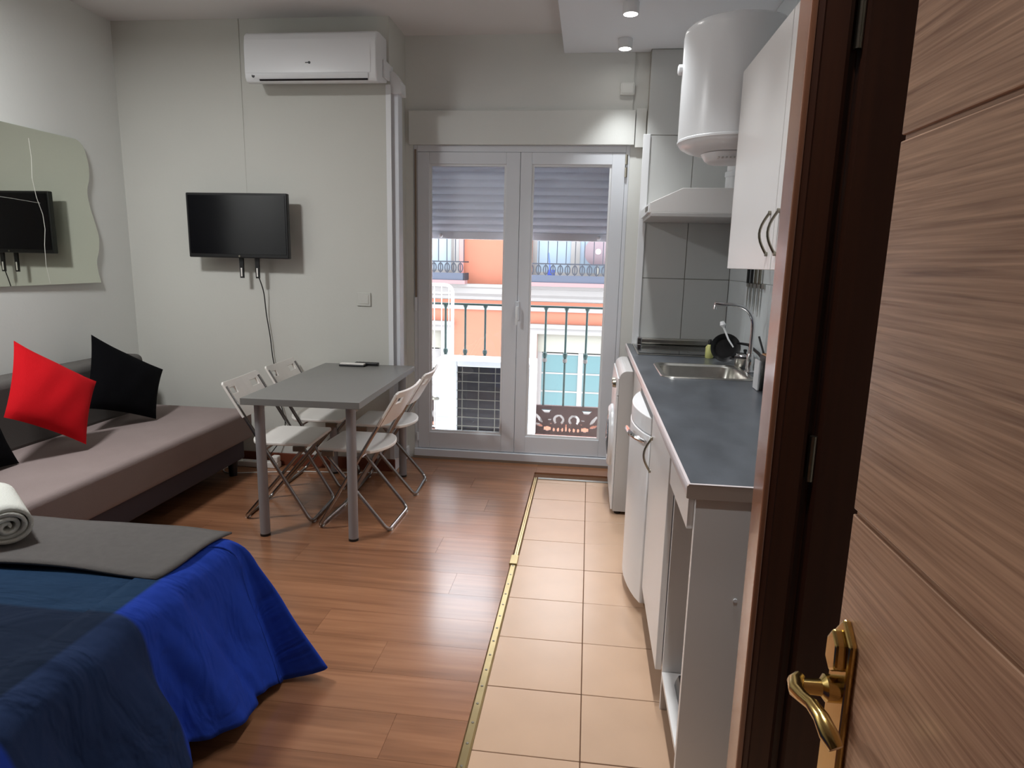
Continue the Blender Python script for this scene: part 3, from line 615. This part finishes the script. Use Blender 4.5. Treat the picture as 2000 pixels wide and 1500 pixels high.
# ------------------------------------------------------------------ bed
bd = thing('bed', (-2.1, 1.15, 0), 'low bed under the blue bedspread in the foreground', 'bed')
MB().box(-3.05, -1.16, .48, 1.86, .22, .485).build('mattress', M['white'], bd, bevel=.04, seg=3)
MB().box(-3.04, -1.20, .50, 1.84, .10, .22).build('base', M['sofabase'], bd)
for (x, y) in ((-1.26,1.78),(-1.26,.56),(-2.98,1.78),(-2.98,.56)): MB().lathe([(.02,0),(.026,.1)], (x, y, 0), 10).build('leg', M['black'], bd)
def cover_mat():
    m = bpy.data.materials.new('patchwork bedspread'); m.use_nodes = True; nt = m.node_tree; L = nt.links.new; b = nt.nodes['Principled BSDF']; b.inputs['Roughness'].default_value = .85; b.inputs['Specular IOR Level'].default_value = .15
    at = nt.nodes.new('ShaderNodeUVMap'); at.uv_map = 'cloth'; sep = nt.nodes.new('ShaderNodeSeparateXYZ'); L(at.outputs[0], sep.inputs[0])
    def gt(sock, v, w=.006):
        r = nt.nodes.new('ShaderNodeMapRange'); r.inputs['From Min'].default_value = v-w; r.inputs['From Max'].default_value = v+w; L(sock, r.inputs['Value']); return r.outputs[0]
    def mix(f, a, c):
        x = nt.nodes.new('ShaderNodeMix'); x.data_type = 'RGBA'; L(f, x.inputs['Factor'])
        for sck, val in ((x.inputs[6], a), (x.inputs[7], c)):
            if isinstance(val, tuple): sck.default_value = val
            else: L(val, sck)
        return x.outputs[2]
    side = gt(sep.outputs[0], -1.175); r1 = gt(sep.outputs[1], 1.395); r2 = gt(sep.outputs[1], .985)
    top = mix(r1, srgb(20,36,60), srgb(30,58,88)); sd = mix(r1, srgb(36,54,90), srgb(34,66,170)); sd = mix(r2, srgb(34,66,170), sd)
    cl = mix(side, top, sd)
    nz = nt.nodes.new('ShaderNodeTexNoise'); nz.inputs['Scale'].default_value = 300; L(at.outputs[0], nz.inputs['Vector'])
    n2 = nt.nodes.new('ShaderNodeTexNoise'); n2.inputs['Scale'].default_value = 6; n2.inputs['Detail'].default_value = 3; n2.inputs['Distortion'].default_value = .5; mp = nt.nodes.new('ShaderNodeMapping'); mp.inputs['Scale'].default_value = (.7,1.6,1); L(at.outputs[0], mp.inputs[0]); L(mp.outputs[0], n2.inputs['Vector'])
    bp = nt.nodes.new('ShaderNodeBump'); bp.inputs['Strength'].default_value = .75; bp.inputs['Distance'].default_value = .05; L(n2.outputs['Fac'], bp.inputs['Height'])
    b2 = nt.nodes.new('ShaderNodeBump'); b2.inputs['Strength'].default_value = .15; b2.inputs['Distance'].default_value = .002; L(nz.outputs['Fac'], b2.inputs['Height']); L(bp.outputs[0], b2.inputs['Normal']); L(b2.outputs[0], b.inputs['Normal'])
    L(cl, b.inputs['Base Color']); return m
keys = [((-3.06,1.90),(-3.06,1.96,.06)), ((-2.4,1.90),(-2.4,1.97,.05)), ((-1.6,1.90),(-1.58,1.98,.05)), ((-1.30,1.90),(-1.22,2.0,.045)), ((-1.18,1.90),(-1.02,1.975,.04)), ((-1.14,1.895),(-.90,1.93,.045)), ((-1.125,1.885),(-.832,1.905,.05)), ((-1.121,1.878),(-.87,1.893,.035)), ((-1.12,1.870),(-.935,1.882,.02)), ((-1.12,1.858),(-.972,1.868,.015)), ((-1.12,1.84),(-.955,1.825,.035)),
        ((-1.12,1.77),(-.955,1.755,.055)), ((-1.12,1.66),(-.985,1.65,.065)), ((-1.12,1.52),(-1.0,1.51,.08)), ((-1.12,1.45),(-1.04,1.435,.11)), ((-1.12,1.38),(-1.0,1.37,.09)), ((-1.12,1.2),(-1.0,1.2,.08)), ((-1.12,.9),(-.99,.9,.07)), ((-1.12,.45),(-1.0,.45,.07))]
def lerpk(u):
    # piecewise by edge arc length with smooth hem
    t = u*(len(keys)-1); i = min(int(t), len(keys)-2); f = t-i
    def cr_(vals):
        a = vals[max(i-1,0)]; b = vals[i]; c_ = vals[i+1]; d = vals[min(i+2,len(vals)-1)]
        return .5*(2*b+(-a+c_)*f+(2*a-5*b+4*c_-d)*f*f+(-a+3*b-3*c_+d)*f**3)
    e = (keys[i][0][0]*(1-f)+keys[i+1][0][0]*f, keys[i][0][1]*(1-f)+keys[i+1][0][1]*f)
    h = tuple(cr_([k[1][j] for k in keys]) for j in range(3)); return e, h
NU = (len(keys)-1)*12; uvs = []
cm = MB(); NT = 30; RR = .035
from mathutils import noise as mnoise
for i in range(NU+1):
    (ex, ey), (hx, hy, hz) = lerpk(i/NU)
    ox, oy = hx-ex, hy-ey; ln = math.hypot(ox, oy)
    inx, iny = max(-1.12-ex, 0), 0
    # inward direction towards the bed centre line
    d = Vector((-1.95 if ex < -1.95 else ex, 1.2)) ; far = ey > 1.86
    nx, ny = (0, 1) if (far and ex < -1.16) else (1, 0) if ey < 1.84 else (.7071, .7071)
    for j in range(NT+1):
        s = j/NT
        ZT = .5125
        if s < .08:   # lying on the mattress
            q = s/.08; ins = .13-.06*q; x = ex-nx*ins; y = ey-ny*ins; z = ZT; cl_ = (x, y)
        else:
            lx, ly, lz = ex+ox*.2, ey+oy*.2, ZT+(hz-ZT)*.2
            if s < .32:   # rolling over the edge
                t = (s-.08)/.24; ax_, ay_ = ex-nx*.07, ey-ny*.07; bx2, by2 = ex+nx*.004+ox*.06, ey+ny*.004+oy*.06
                x = ax_*(1-t)**2+bx2*2*t*(1-t)+lx*t*t; y = ay_*(1-t)**2+by2*2*t*(1-t)+ly*t*t; z = ZT*(1-t*t)+lz*t*t; q = .2*t*t
                cl_ = (ex-nx*.07*(1-t)+nx*.09*t, ey-ny*.07*(1-t)+ny*.09*t)
            else:
                q = .2+.8*(s-.32)/.68; x = ex+ox*q; y = ey+oy*q; z = ZT+(hz-ZT)*q; cl_ = (ex+nx*(q*.45), ey+ny*(q*.45))
            am = min(q*2.0, 1)*(.35 if 1.845 < ey else 1)
            fold = (mnoise.noise(Vector((ex*7, ey*7-q*.9, .3)))*.06 + mnoise.noise(Vector((ex*19+3, ey*19-q*3.0, 1.7)))*.03)*am
            x += nx*fold; y += ny*fold
        cm.v.append((x, y, z)); uvs.append(cl_)
for i in range(NU):
    for j in range(NT):
        a = i*(NT+1)+j; cm.f.append((a, a+1, a+NT+2, a+NT+1))
# top sheet as a grid
base = len(cm.v); GX, GY = 48, 40
for j in range(GY+1):
    for i in range(GX+1):
        x = -3.06+(1.94-.09)*i/GX; y = .45+(1.45-.09)*j/GY; z = .5095+mnoise.noise(Vector((x*3, y*3, 0)))*.003
        cm.v.append((x, y, z)); uvs.append((x, y))
for j in range(GY):
    for i in range(GX):
        a = base+j*(GX+1)+i; cm.f.append((a, a+1, a+GX+2, a+GX+1))
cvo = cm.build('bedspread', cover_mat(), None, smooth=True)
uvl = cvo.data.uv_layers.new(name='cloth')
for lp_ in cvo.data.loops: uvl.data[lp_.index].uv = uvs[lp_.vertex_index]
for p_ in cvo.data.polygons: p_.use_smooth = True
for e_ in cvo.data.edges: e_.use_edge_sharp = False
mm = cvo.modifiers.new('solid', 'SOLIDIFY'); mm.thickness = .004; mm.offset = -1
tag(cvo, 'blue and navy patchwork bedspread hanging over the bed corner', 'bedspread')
rn = MB()
def rfn(u, v):
    x = -2.75+(1.56+.055*v+.012*math.sin(v*5+.5))*u; y = 1.575+.325*v + .006*math.sin(u*17)*(1 if v < .5 else .5); z = .524+.006*math.sin(u*11+2*v)*(1-v) + mnoise.noise(Vector((x*6, y*6, 5)))*.003
    if u > .93: z += .007*math.sin((u-.93)/.07*PI/2)*math.sin(v*PI*1.2)
    return (x, y, z)
rn.grid(rfn, 60, 12); ro = rn.build('bed_runner', M['runner'], None, smooth=True); m = ro.modifiers.new('solid', 'SOLIDIFY'); m.thickness = .007; m.offset = 0
tag(ro, 'grey felt runner laid across the blue bedspread', 'blanket')
def towel(c0, axd, length, r, label):
    a = Vector(axd).normalized(); c0 = Vector(c0); side = a.cross(Vector((0,0,1))).normalized(); up = Vector((0,0,1))
    t = thing('rolled_towel', (c0.x, c0.y, c0.z-r), label, 'towel', 'white towels rolled on the bed runner')
    m = MB(); N = 110
    def fn(u, v):
        th = u*PI*2*3.4; rad = r*(.10+.90*u**.8)-.003; wob = 1+.05*math.sin(th*2+1)
        return c0 + a*(length*v + .006*math.sin(th*1.3)*(1 if v < .5 else -1)) + (side*math.cos(th)+up*math.sin(th)*.92)*rad*wob
    m.grid(fn, N, 6); o = m.build('roll', M['towel'], t, smooth=True); s = o.modifiers.new('solid', 'SOLIDIFY'); s.thickness = .011; s.offset = 0
    for p_ in o.data.polygons: p_.use_smooth = True
    for e_ in o.data.edges: e_.use_edge_sharp = False
towel((-1.735,1.668,.592), (-.78,.62,.0), .32, .066, 'white rolled towel with its spiral end showing')
towel((-1.98,1.70,.592), (-.78,.62,0), .30, .066, 'second white rolled towel at the frame edge')

# ------------------------------------------------------------------ table and chairs
tb = thing('dining_table', (-1.68, 2.925, 0), 'grey rectangular table on round grey metal legs', 'table', rz=0)
TW, TL = .60, 1.15
ORG[tb.name] = Vector((0,0,0))
MB().box(0, TW, 0, TL, .706, .74).build('tabletop', M['tabtop'], tb, bevel=.0015)
for (x, y) in ((.065,.065),(TW-.065,.065),(.065,TL-.065),(TW-.065,TL-.065)):
    lg_ = MB().lathe([(.025,.012),(.025,.706)], (x, y, 0), 20).build('leg', M['tableg'], tb, smooth=True)
    MB().lathe([(.0255,0),(.0255,.013)], (x, y, 0), 20).build('foot', M['black'], lg_, smooth=True)
tb.rotation_euler = (0, 0, .035)
def make_chair(label):
    r = thing('folding_chair', (0,0,0), label, 'chair', 'white folding chairs around the table')
    lf_ = rounded([(-.245,.19,.745),(.19,.19,.010),(.19,-.19,.010),(-.245,-.19,.745)], .045, 6)
    MB().tube(lf_, .0100, 10).build('back_frame', M['tube'], r, smooth=True)
    sf_ = rounded([(.165,.168,.432),(-.19,.168,.010),(-.19,-.168,.010),(.165,-.168,.432)], .045, 6)
    MB().tube(sf_, .0100, 10).build('leg_frame', M['tube'], r, smooth=True)
    MB().tube([(-.05,-.19,.41),(-.05,.19,.41)], .006, 8).build('cross_bar', M['chrome'], r, smooth=True)
    poly = [(.185,-.178),(.192,-.165),(.192,.165),(.185,.178)] + [(-.10-.07*math.sin(PI*k/10)**.7 - 0, .18-.36*k/10) for k in range(11)]
    MB().prism(poly, 'z', .431, .449).build('seat', M['plastic_w'], r, bevel=.005, fix=True)
    # backrest plate with two hand slots, following the inclined tubes
    ys = [-.207,-.19,-.158,-.086,-.03,.03,.086,.158,.19,.207]; ss = [0,.138,.174,.198,.215]
    dv = Vector((-.435,0,.735)).normalized(); nv = Vector((dv.z,0,-dv.x)); p0 = Vector((-.245,0,.745)) - dv*.185
    m = MB(); idx = {}
    def vt(i, j, k):
        if (i,j,k) not in idx:
            y = ys[i]; sv = ss[j]
            if j == 4 and i in (0, 9): sv -= .012
            bend = -.018*(1-(y/.207)**2)
            p = p0 + dv*sv + nv*(bend + (.006 if k else -.006)) + Vector((0,y,0)); idx[(i,j,k)] = len(m.v); m.v.append(tuple(p))
        return idx[(i,j,k)]
    hole = {(2,1),(6,1)}
    cells = {(i,j) for i in range(9) for j in range(4)} - hole
    for (i, j) in cells:
        m.f.append((vt(i,j,1), vt(i+1,j,1), vt(i+1,j+1,1), vt(i,j+1,1))); m.f.append((vt(i,j,0), vt(i,j+1,0), vt(i+1,j+1,0), vt(i+1,j,0)))
        for (di, dj, a, b) in ((-1,0,(i,j),(i,j+1)),(1,0,(i+1,j),(i+1,j+1)),(0,-1,(i,j),(i+1,j)),(0,1,(i,j+1),(i+1,j+1))):
            if (i+di, j+dj) not in cells: m.f.append((vt(*a,0), vt(*a,1), vt(*b,1), vt(*b,0)))
    m.build('backrest', M['plastic_w'], r, bevel=.002, fix=True)
    for (x, y) in ((.19,.15),(.19,-.15),(-.19,.13),(-.19,-.13)): MB().box(x-.01, x+.01, y-.012, y+.012, 0, .006).build('glide', M['plastic_w'], r)
    for y in (.178, -.178): MB().box(.10, .165, y-.008, y+.008, .405, .432).build('seat_bracket', M['nickel'], r)
    return r
ch0 = make_chair('white folding chair on the sofa side of the table, nearest the viewer')
for i, (x, y, rz, lb) in enumerate(((-1.645, 3.345, .06, None), (-1.675, 3.87, .03, 'white folding chair on the sofa side of the table, against the wall'), (-1.185, 3.30, PI-.03, 'white folding chair on the balcony side of the table, nearest the viewer'), (-1.20, 3.825, PI+.05, 'white folding chair on the balcony side of the table, next to the balcony door'))):
    o = ch0 if i == 0 else copy_tree(ch0); o.location = (x, y, 0); o.rotation_euler = (0, 0, rz)
    if lb: o['label'] = lb
rm = thing('remote_control', (-1.49, 4.0, .74), 'slim white-topped remote control lying on the grey table', 'remote')
MB().box(-1.585, -1.415, 3.965, 4.01, .7405, .752).build('body', M['black'], rm, bevel=.004)
MB().box(-1.58, -1.42, 3.967, 4.008, .752, .760).build('top_shell', M['plastic_w'], rm, bevel=.003)
rm2 = thing('remote_control', (-1.38, 4.04, .74), 'black remote control behind the white one on the table', 'remote')
MB().box(-1.50, -1.345, 4.02, 4.06, .7405, .760).build('body', M['black'], rm2, bevel=.004)
for k in range(5): MB().lathe([(.005,.760),(.005,.762)], (-1.48+k*.027, 4.04, 0), 8).build('button', M['nickel'], rm2)
ps = thing('power_strip', (-2.2, 4.03, 0), 'white power strip on the floor beside the sofa end', 'power strip')
MB().box(-2.36, -2.06, 4.02, 4.075, .0005, .04).build('body', M['plastic_w'], ps, bevel=.005)
MB().box(-2.11, -2.06, 4.015, 4.07, .04, .085).build('plug', M['plastic_w'], ps, bevel=.008)
for k in range(3): MB().lathe([(.018,.040),(.018,.0415)], (-2.31+k*.07, 4.047, 0), 14).build('outlet', M['white'], ps)
tag(MB().tube(rounded([(-2.36,4.045,.01),(-2.42,3.95,.005),(-2.35,3.86,.004),(-2.1,3.93,.004),(-1.9,3.985,.004),(-1.6,4.02,.004),(-1.35,4.06,.004)], .05, 5), .0035, 6).build('extension_cable', M['cable_w'], smooth=True), 'white cable running along the floor under the table', 'cable')

# ------------------------------------------------------------------ ceiling lamps
def downlight(y, label):
    t = thing('ceiling_spotlight', (.15, y, HS), label, 'spotlight', 'round white spotlights on the kitchen ceiling')
    MB().lathe([(.001,HS-.0004),(.043,HS-.0004),(.043,HS-.050),(.040,HS-.055),(.036,HS-.055),(.036,HS-.045)], (.15, y, 0), 28, cap=False).build('housing', M['white'], t, smooth=True)
    MB().lathe([(.0355,HS-.05),(.0355,HS-.053),(.001,HS-.0535)], (.15, y, 0), 24).build('lens', M['lamp'], t)
    ld = bpy.data.lights.new('spotlight_bulb', 'SPOT'); ld.spot_size = math.radians(80); ld.spot_blend = 1.0; ld.shadow_soft_size = .03; ld.energy = SPOT_W; ld.color = (.97,.99,1); lo = bpy.data.objects.new('spotlight_bulb', ld); col.objects.link(lo); lo.location = (0,0,-.058); lo.parent = t
for i, y in enumerate((4.22, 3.67, 3.12, 2.57, 2.02, 1.47, .92)):  # first two are seen; the others are added to light the kitchen
    downlight(y, 'white ceiling spotlight nearest the balcony door' if i == 0 else 'white ceiling spotlight second from the balcony door' if i == 1 else 'white ceiling spotlight %s from the balcony door, unseen and added for light' % ('', '', 'third', 'fourth', 'fifth', 'sixth', 'seventh')[i])
cl = thing('ceiling_lamp', (-2.45, 2.1, H), 'round white ceiling lamp over the bed, above the frame', 'lamp')
MB().lathe([(.17,H-.001),(.175,H-.02),(.17,H-.06)], (-2.45, 2.1, 0), 32).build('body', M['white'], cl, smooth=True)
MB().lathe([(.165,H-.0605),(.14,H-.085),(.01,H-.095)], (-2.45, 2.1, 0), 32).build('diffuser', P('lamp diffuser', (250,250,246), .5, emit=(1,.97,.93,1), es=3), cl, smooth=True)
ld = bpy.data.lights.new('ceiling_bulb', 'AREA'); ld.shape = 'DISK'; ld.size = .34; ld.energy = ROOM_W; ld.color = (.98,.99,1); lo = bpy.data.objects.new('ceiling_bulb', ld); col.objects.link(lo); lo.location = (0,0,-.105); lo.parent = cl

# ------------------------------------------------------------------ balcony
bf = struct(MB().box(-2.4, 1.4, 4.751, 5.30, -.16, -.02).build('balcony_floor', M['balc']), 'balcony slab')
rl = thing('balcony_railing', (-.4, 5.2, 0), 'green-grey iron balcony railing with cast ornamental panels', 'railing')
MB().box(-2.3, 1.3, 5.185, 5.225, 1.075, 1.09).build('hand_rail', M['iron_green'], rl, bevel=.003)
MB().box(-2.3, 1.3, 5.19, 5.22, .262, .275).build('lower_rail', M['iron_brown'], rl)
k0 = -1.98
for k in range(19):
    x = k0+.1645*k
    b_ = MB().lathe([(.009,.275),(.009,.63),(.016,.635),(.019,.65),(.016,.665),(.011,.67),(.017,.68),(.02,.695),(.017,.71),(.009,.716),(.009,1.05),(.014,1.06),(.02,1.075)], (x, 5.205, 0), 10).build('baluster', M['iron_green'], rl, smooth=True)
    MB().lathe([(.0165,.635),(.0198,.65),(.0165,.665)], (x, 5.205, 0), 10).build('knuckle', M['cream'], b_, smooth=True)
def panel(xc):
    w, h = .275, .118; NX, NY = 96, 42; m = MB(); idx = {}
    def openc(u, v):
        for sx in (-1, 1):
            du = u-sx*.062; dv_ = v-.012; r = math.hypot(du, dv_); a = math.atan2(dv_, -sx*du)
            if .026 < r < .046 and not (-2.2 < a < -1.0): return True
            if r < .014 and False: return True
            if abs(u-sx*.165) < .045-.9*(.098-v) and .068 < v < .098: return True
            du, dv_ = u-sx*.225, v-.02; q = (du*.6+dv_*.8*sx*1, -du*.8*sx+dv_*.6)
            if (q[0]/.045)**2+(q[1]/.013)**2 < 1: return True
            du, dv_ = u-sx*.225, v+.035
            if (du/.032)**2+((dv_-.3*du*sx)/.012)**2 < 1: return True
            du, dv_ = u-sx*.155, v+.065
            if abs(du) < .03 and abs(dv_) < .02-.3*abs(du): return True
            for c_ in (.03,.065,.1):
                if ((u-sx*c_)/.008)**2+((v+.072)/.017)**2 < 1: return True
            if ((u-sx*.135)/.013)**2+((v-.012)/.007)**2 < 1 or ((u-sx*.125)/.009)**2+((v+.022)/.006)**2 < 1: return True
        if abs(u) < .0035 and -.085 < v < -.02: return True
        return abs(u) > .262 and v < -.09
    cell = set()
    for i in range(NX):
        for j in range(NY):
            if not openc(-w+2*w*(i+.5)/NX, -h+2*h*(j+.5)/NY): cell.add((i,j))
    def vt(i, j, k):
        if (i,j,k) not in idx: idx[(i,j,k)] = len(m.v); m.v.append((xc-w+2*w*i/NX, 5.198+.014*k, .143-h+2*h*j/NY))
        return idx[(i,j,k)]
    for (i, j) in cell:
        m.f.append((vt(i,j,0), vt(i+1,j,0), vt(i+1,j+1,0), vt(i,j+1,0))); m.f.append((vt(i,j,1), vt(i,j+1,1), vt(i+1,j+1,1), vt(i+1,j,1)))
        for (di, dj, a, b) in ((-1,0,(i,j+1),(i,j)),(1,0,(i+1,j),(i+1,j+1)),(0,-1,(i,j),(i+1,j)),(0,1,(i+1,j+1),(i,j+1))):
            if (i+di,j+dj) not in cell: m.f.append((vt(*a,0), vt(*a,1), vt(*b,1), vt(*b,0)))
    return m.build('ornamental_panel', M['iron_brown'], rl, fix=True)
for xc in (-1.29, -.715, -.14, .435): panel(xc)
# outdoor unit
ou = thing('outdoor_unit', (-.77, 4.98, -.02), 'white air-conditioning outdoor unit with a wire guard on the balcony', 'outdoor unit')
bx_ = MB(); X0, X1, Z0, Z1 = -1.165, -.385, .05, .675
bx_.box(X0, -.992, 4.86, 5.12, Z0, Z1); bx_.box(-.43, X1, 4.86, 5.12, Z0, Z1); bx_.box(-.992, -.43, 4.86, 5.12, .622, Z1); bx_.box(-.992, -.43, 4.86, 5.12, Z0, .108); bx_.box(-.992, -.43, 4.92, 5.12, .108, .622)
bx_.build('casing', M['appl'], ou, bevel=.012, seg=3, fix=False)
MB().box(-.992, -.43, 4.90, 4.9205, .108, .622).build('coil', P('coil fins', (46,42,44), .6, vary=.25, vscale=60, stretch=(.3,1,6)), ou)
for k in range(7): MB().tube([(-.992,4.868,.15+k*.071),(-.43,4.868,.15+k*.071)], .0035, 6).build('guard_wire', M['blind'], ou, smooth=True)
for k in range(5): MB().tube([(-.95+k*.13,4.871,.108),(-.95+k*.13,4.871,.622)], .0035, 6).build('guard_wire', M['blind'], ou, smooth=True)
for x in (-1.05, -.5): MB().box(x-.03, x+.03, 4.86, 5.12, -.02, .05).build('foot', M['nickel'], ou)
for k in range(5): MB().box(-1.15, -1.06, 4.8585, 4.862, .09+k*.03, .10+k*.03).build('vent_slot', M['appl_side'], ou)
MB().tube(rounded([(-1.14,4.86,.36),(-1.17,4.80,.37),(-1.22,4.79,.46),(-1.24,4.79,.6)], .03, 5), .012, 8).build('pipe', M['nickel'], ou, smooth=True)
# clothes rack
rk = thing('drying_rack', (-1.36, 5.155, -.02), 'white folding clothes-drying rack standing upright on the balcony', 'drying rack')
MB().tube([Vector(p) for p in rounded([(-1.09,5.155,-.01),(-1.09,5.155,1.235),(-1.62,5.155,1.235),(-1.62,5.155,-.01)], .07, 6)], .013, 10).build('outer_frame', M['white'], rk, smooth=True)
for k in range(8): MB().tube([(-1.12-k*.06,5.155,.05),(-1.12-k*.06,5.155,1.232)], .004, 6).build('wire', M['white'], rk, smooth=True)
for z in (.06, .6, 1.17): MB().tube([(-1.09,5.155,z),(-1.62,5.155,z)], .006, 8).build('cross_bar', M['white'], rk, smooth=True)

# ------------------------------------------------------------------ building across the street
bl = thing('orange_building', (-1.0, 13.5, -9), 'orange building with white cornice and iron balconies across the street', 'building')
YB = 13.0
def bbox(name, x0, x1, z0, z1, mat, d=.05, par=None, back=.0, bevel=0): return MB().box(x0, x1, YB-d, YB+back, z0, z1).build(name, mat, par or bl, bevel=bevel)
wl = MB()
# wall with window openings: columns
wx = [(-4.55,-2.95), (-1.0,.78), (2.6,4.4)]; ux = [(-4.3,-2.72), (-1.15,.55), (2.8,4.4)]
def wallrow(z0, z1, holes, hz0, hz1):
    wl.box(-12, 10, YB, YB+.3, z0, hz0); wl.box(-12, 10, YB, YB+.3, hz1, z1); xs_ = [-12]+[q for hh in holes for q in hh]+[10]
    for a, b in zip(xs_[::2], xs_[1::2]): wl.box(a, b, YB, YB+.3, hz0, hz1)
wallrow(-9, .9, wx, -1.9, .02); wallrow(.9, 4.2, ux, 1.0, 3.3); wl.box(-12, 10, YB, YB+.3, 4.2, 5.2)
wl.build('facade', M['orange'], bl)
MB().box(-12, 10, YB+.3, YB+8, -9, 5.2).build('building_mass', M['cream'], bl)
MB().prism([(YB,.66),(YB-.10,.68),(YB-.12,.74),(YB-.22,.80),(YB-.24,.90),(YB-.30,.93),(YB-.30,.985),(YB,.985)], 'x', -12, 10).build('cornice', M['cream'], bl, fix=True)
bbox('string_course', -12, 10, .47, .55, M['cream'], .06)
for (a, b) in wx:
    s_ = MB(); w = .18
    s_.box(a-w, a, YB-.05, YB, -2.0, .14); s_.box(b, b+w, YB-.05, YB, -2.0, .14); s_.box(a, b, YB-.05, YB, .02, .14); s_.box(a-w-.06, b+w+.06, YB-.12, YB, .14, .22)
    wn = s_.build('window_surround', M['cream'], bl)
    MB().box(a, b, YB+.10, YB+.14, -.36, .02).build('blind', M['blind'], wn)
    mid = (a+b)/2; f = MB(); hw = .05
    for x in (a, mid-hw, b-2*hw): f.box(x, x+2*hw, YB+.12, YB+.18, -1.9, -.36)
    for x0, x1 in ((a+2*hw, mid-hw), (mid+hw, b-2*hw)):
        for z in (-.40, -.80, -1.18, -1.6): f.box(x0, x1, YB+.13, YB+.17, z-.015, z+.015)
    f.build('window_frame', M['cream'], wn)
    cols = (M['teal'] if a > -2 else M['cream'])
    for x0, x1 in ((a+2*hw, mid-hw), (mid+hw, b-2*hw)):
        for z0, z1 in ((-.785,-.415),(-1.165,-.815),(-1.585,-1.195)): MB().box(x0, x1, YB+.145, YB+.155, z0, z1).build('pane', cols, wn)
for (a, b) in ux:
    s_ = MB(); s_.box(a-.12, a, YB-.04, YB, 1.0, 3.4); s_.box(b, b+.12, YB-.04, YB, 1.0, 3.4); s_.box(a-.12, b+.12, YB-.04, YB, 3.3, 3.42)
    wn = s_.build('door_surround', M['cream'], bl)
    mid = (a+b)/2; f = MB()
    for x0, x1 in ((a, mid), (mid, b)):
        f.box(x0, x0+.09, YB+.1, YB+.16, 1.0, 3.3); f.box(x1-.09, x1, YB+.1, YB+.16, 1.0, 3.3); f.box(x0+.09, x1-.09, YB+.1, YB+.16, 1.0, 1.25); f.box(x0+.09, x1-.09, YB+.1, YB+.16, 2.05, 2.12); f.box(x0+.09, x1-.09, YB+.1, YB+.16, 3.2, 3.3)
    f.build('balcony_door_frame', M['cream'], wn)
    for x0, x1 in ((a, mid), (mid, b)): MB().box(x0+.09, x1-.09, YB+.12, YB+.13, 1.25, 3.2).build('pane', P('pale pane', (110,120,130), .15) if 'pale pane' not in bpy.data.materials else bpy.data.materials['pale pane'], wn)
def far_balcony(x0, x1, label):
    yb = YB-.55
    t = thing('iron_balcony', ((x0+x1)/2, YB-.3, .98), label, 'balcony', 'iron balconies of the building opposite')
    MB().box(x0-.03, x1+.03, yb-.03, YB-.301, .99, 1.06).build('slab', P('mauve slab', (110,80,80), .8) if 'mauve slab' not in bpy.data.materials else bpy.data.materials['mauve slab'], t)
    MB().box(x0, x1, yb, yb+.02, 1.06, 1.20).build('base_band', M['iron_dark'], t)
    MB().box(x0, x1, yb, yb+.02, 1.40, 1.425).build('mid_rail', M['iron_far'], t); MB().box(x0, x1, yb, yb+.02, 1.98, 2.01).build('hand_rail', M['iron_far'], t)
    n = int((x1-x0)/.165)
    for k in range(n+1):
        x = x0+(x1-x0)*k/n; MB().box(x-.008, x+.008, yb+.002, yb+.018, 1.42, 1.98).build('baluster', M['iron_far'], t)
    sc_ = MB(); k2 = int((x1-x0)/.13)
    for k in range(k2):
        xc = x0+(k+.5)*(x1-x0)/k2; sc_.tube([(xc+.045*math.cos(a), yb+.01, 1.30+.085*math.sin(a)) for a in [2*PI*i/12 for i in range(12)]], .012, 6, True); sc_.tube([(xc,yb+.01,1.2),(xc,yb+.01,1.40)], .012, 6)
    o = sc_.build('scroll_band', M['iron_far'], t, smooth=True); o['kind'] = 'stuff'
    for x in (x0, x1): 
        s_ = MB(); s_.box(x-.01, x+.01, yb, YB-.06, 1.06, 1.20); s_.box(x-.01, x+.01, yb, YB-.06, 1.40, 1.425); s_.box(x-.01, x+.01, yb, YB-.06, 1.98, 2.01); s_.build('side_rail', M['iron_far'], t)
far_balcony(-4.9, -2.42, 'left dark iron balcony of the orange building opposite')
far_balcony(-1.32, .75, 'right dark iron balcony of the orange building opposite')
dp = tag(MB().tube([(-2.66,YB-.06,-8.9),(-2.66,YB-.06,.66)], .04, 10).build('downpipe', M['cream'], smooth=True), 'pale rainwater pipe below the left iron balcony opposite', 'pipe') if False else None
MB().box(-2.60, -2.52, YB-.06, YB-.001, 1.0, 5.2).build('downpipe', P('mauve pipe', (150,96,92), .7), bl)
sd = thing('satellite_dish', (.12, 12.75, 1.45), 'round mauve-grey satellite dish on the right balcony opposite', 'satellite dish')
MB().lathe([(.03,.06),(.15,.045),(.26,.0),(.27,.0),(.16,.06),(.03,.075)], (.14, 12.80, 1.66), 32, (-.1,-1,.15)).build('dish', P('mauve grey', (96,80,84), .7), sd, smooth=True)
MB().lathe([(.05,0),(.05,.08)], (.14, 12.62, 1.66), 14, (0,-1,0)).build('receiver', M['white'], sd, smooth=True)
MB().tube([(.14,12.82,1.06),(.14,12.82,1.6)], .025, 10).build('mast', M['nickel'], sd, smooth=True)
bk = thing('bucket', (-.74, 12.62, 1.06), 'small blue bucket with a stick on the right balcony opposite', 'bucket')
MB().lathe([(.06,1.061),(.08,1.30),(.07,1.30),(.055,1.08)], (-.74, 12.62, 0), 16).build('pail', M['blue'], bk, smooth=True)
MB().tube([(-.74,12.62,1.09),(-.80,12.62,1.62)], .014, 8).build('stick', M['blue'], bk, smooth=True)
st_ = struct(MB().box(-14, 12, 5.3, 13.0, -9.2, -9.0).build('street', P('street asphalt', (120,120,122), .9)), 'street below')
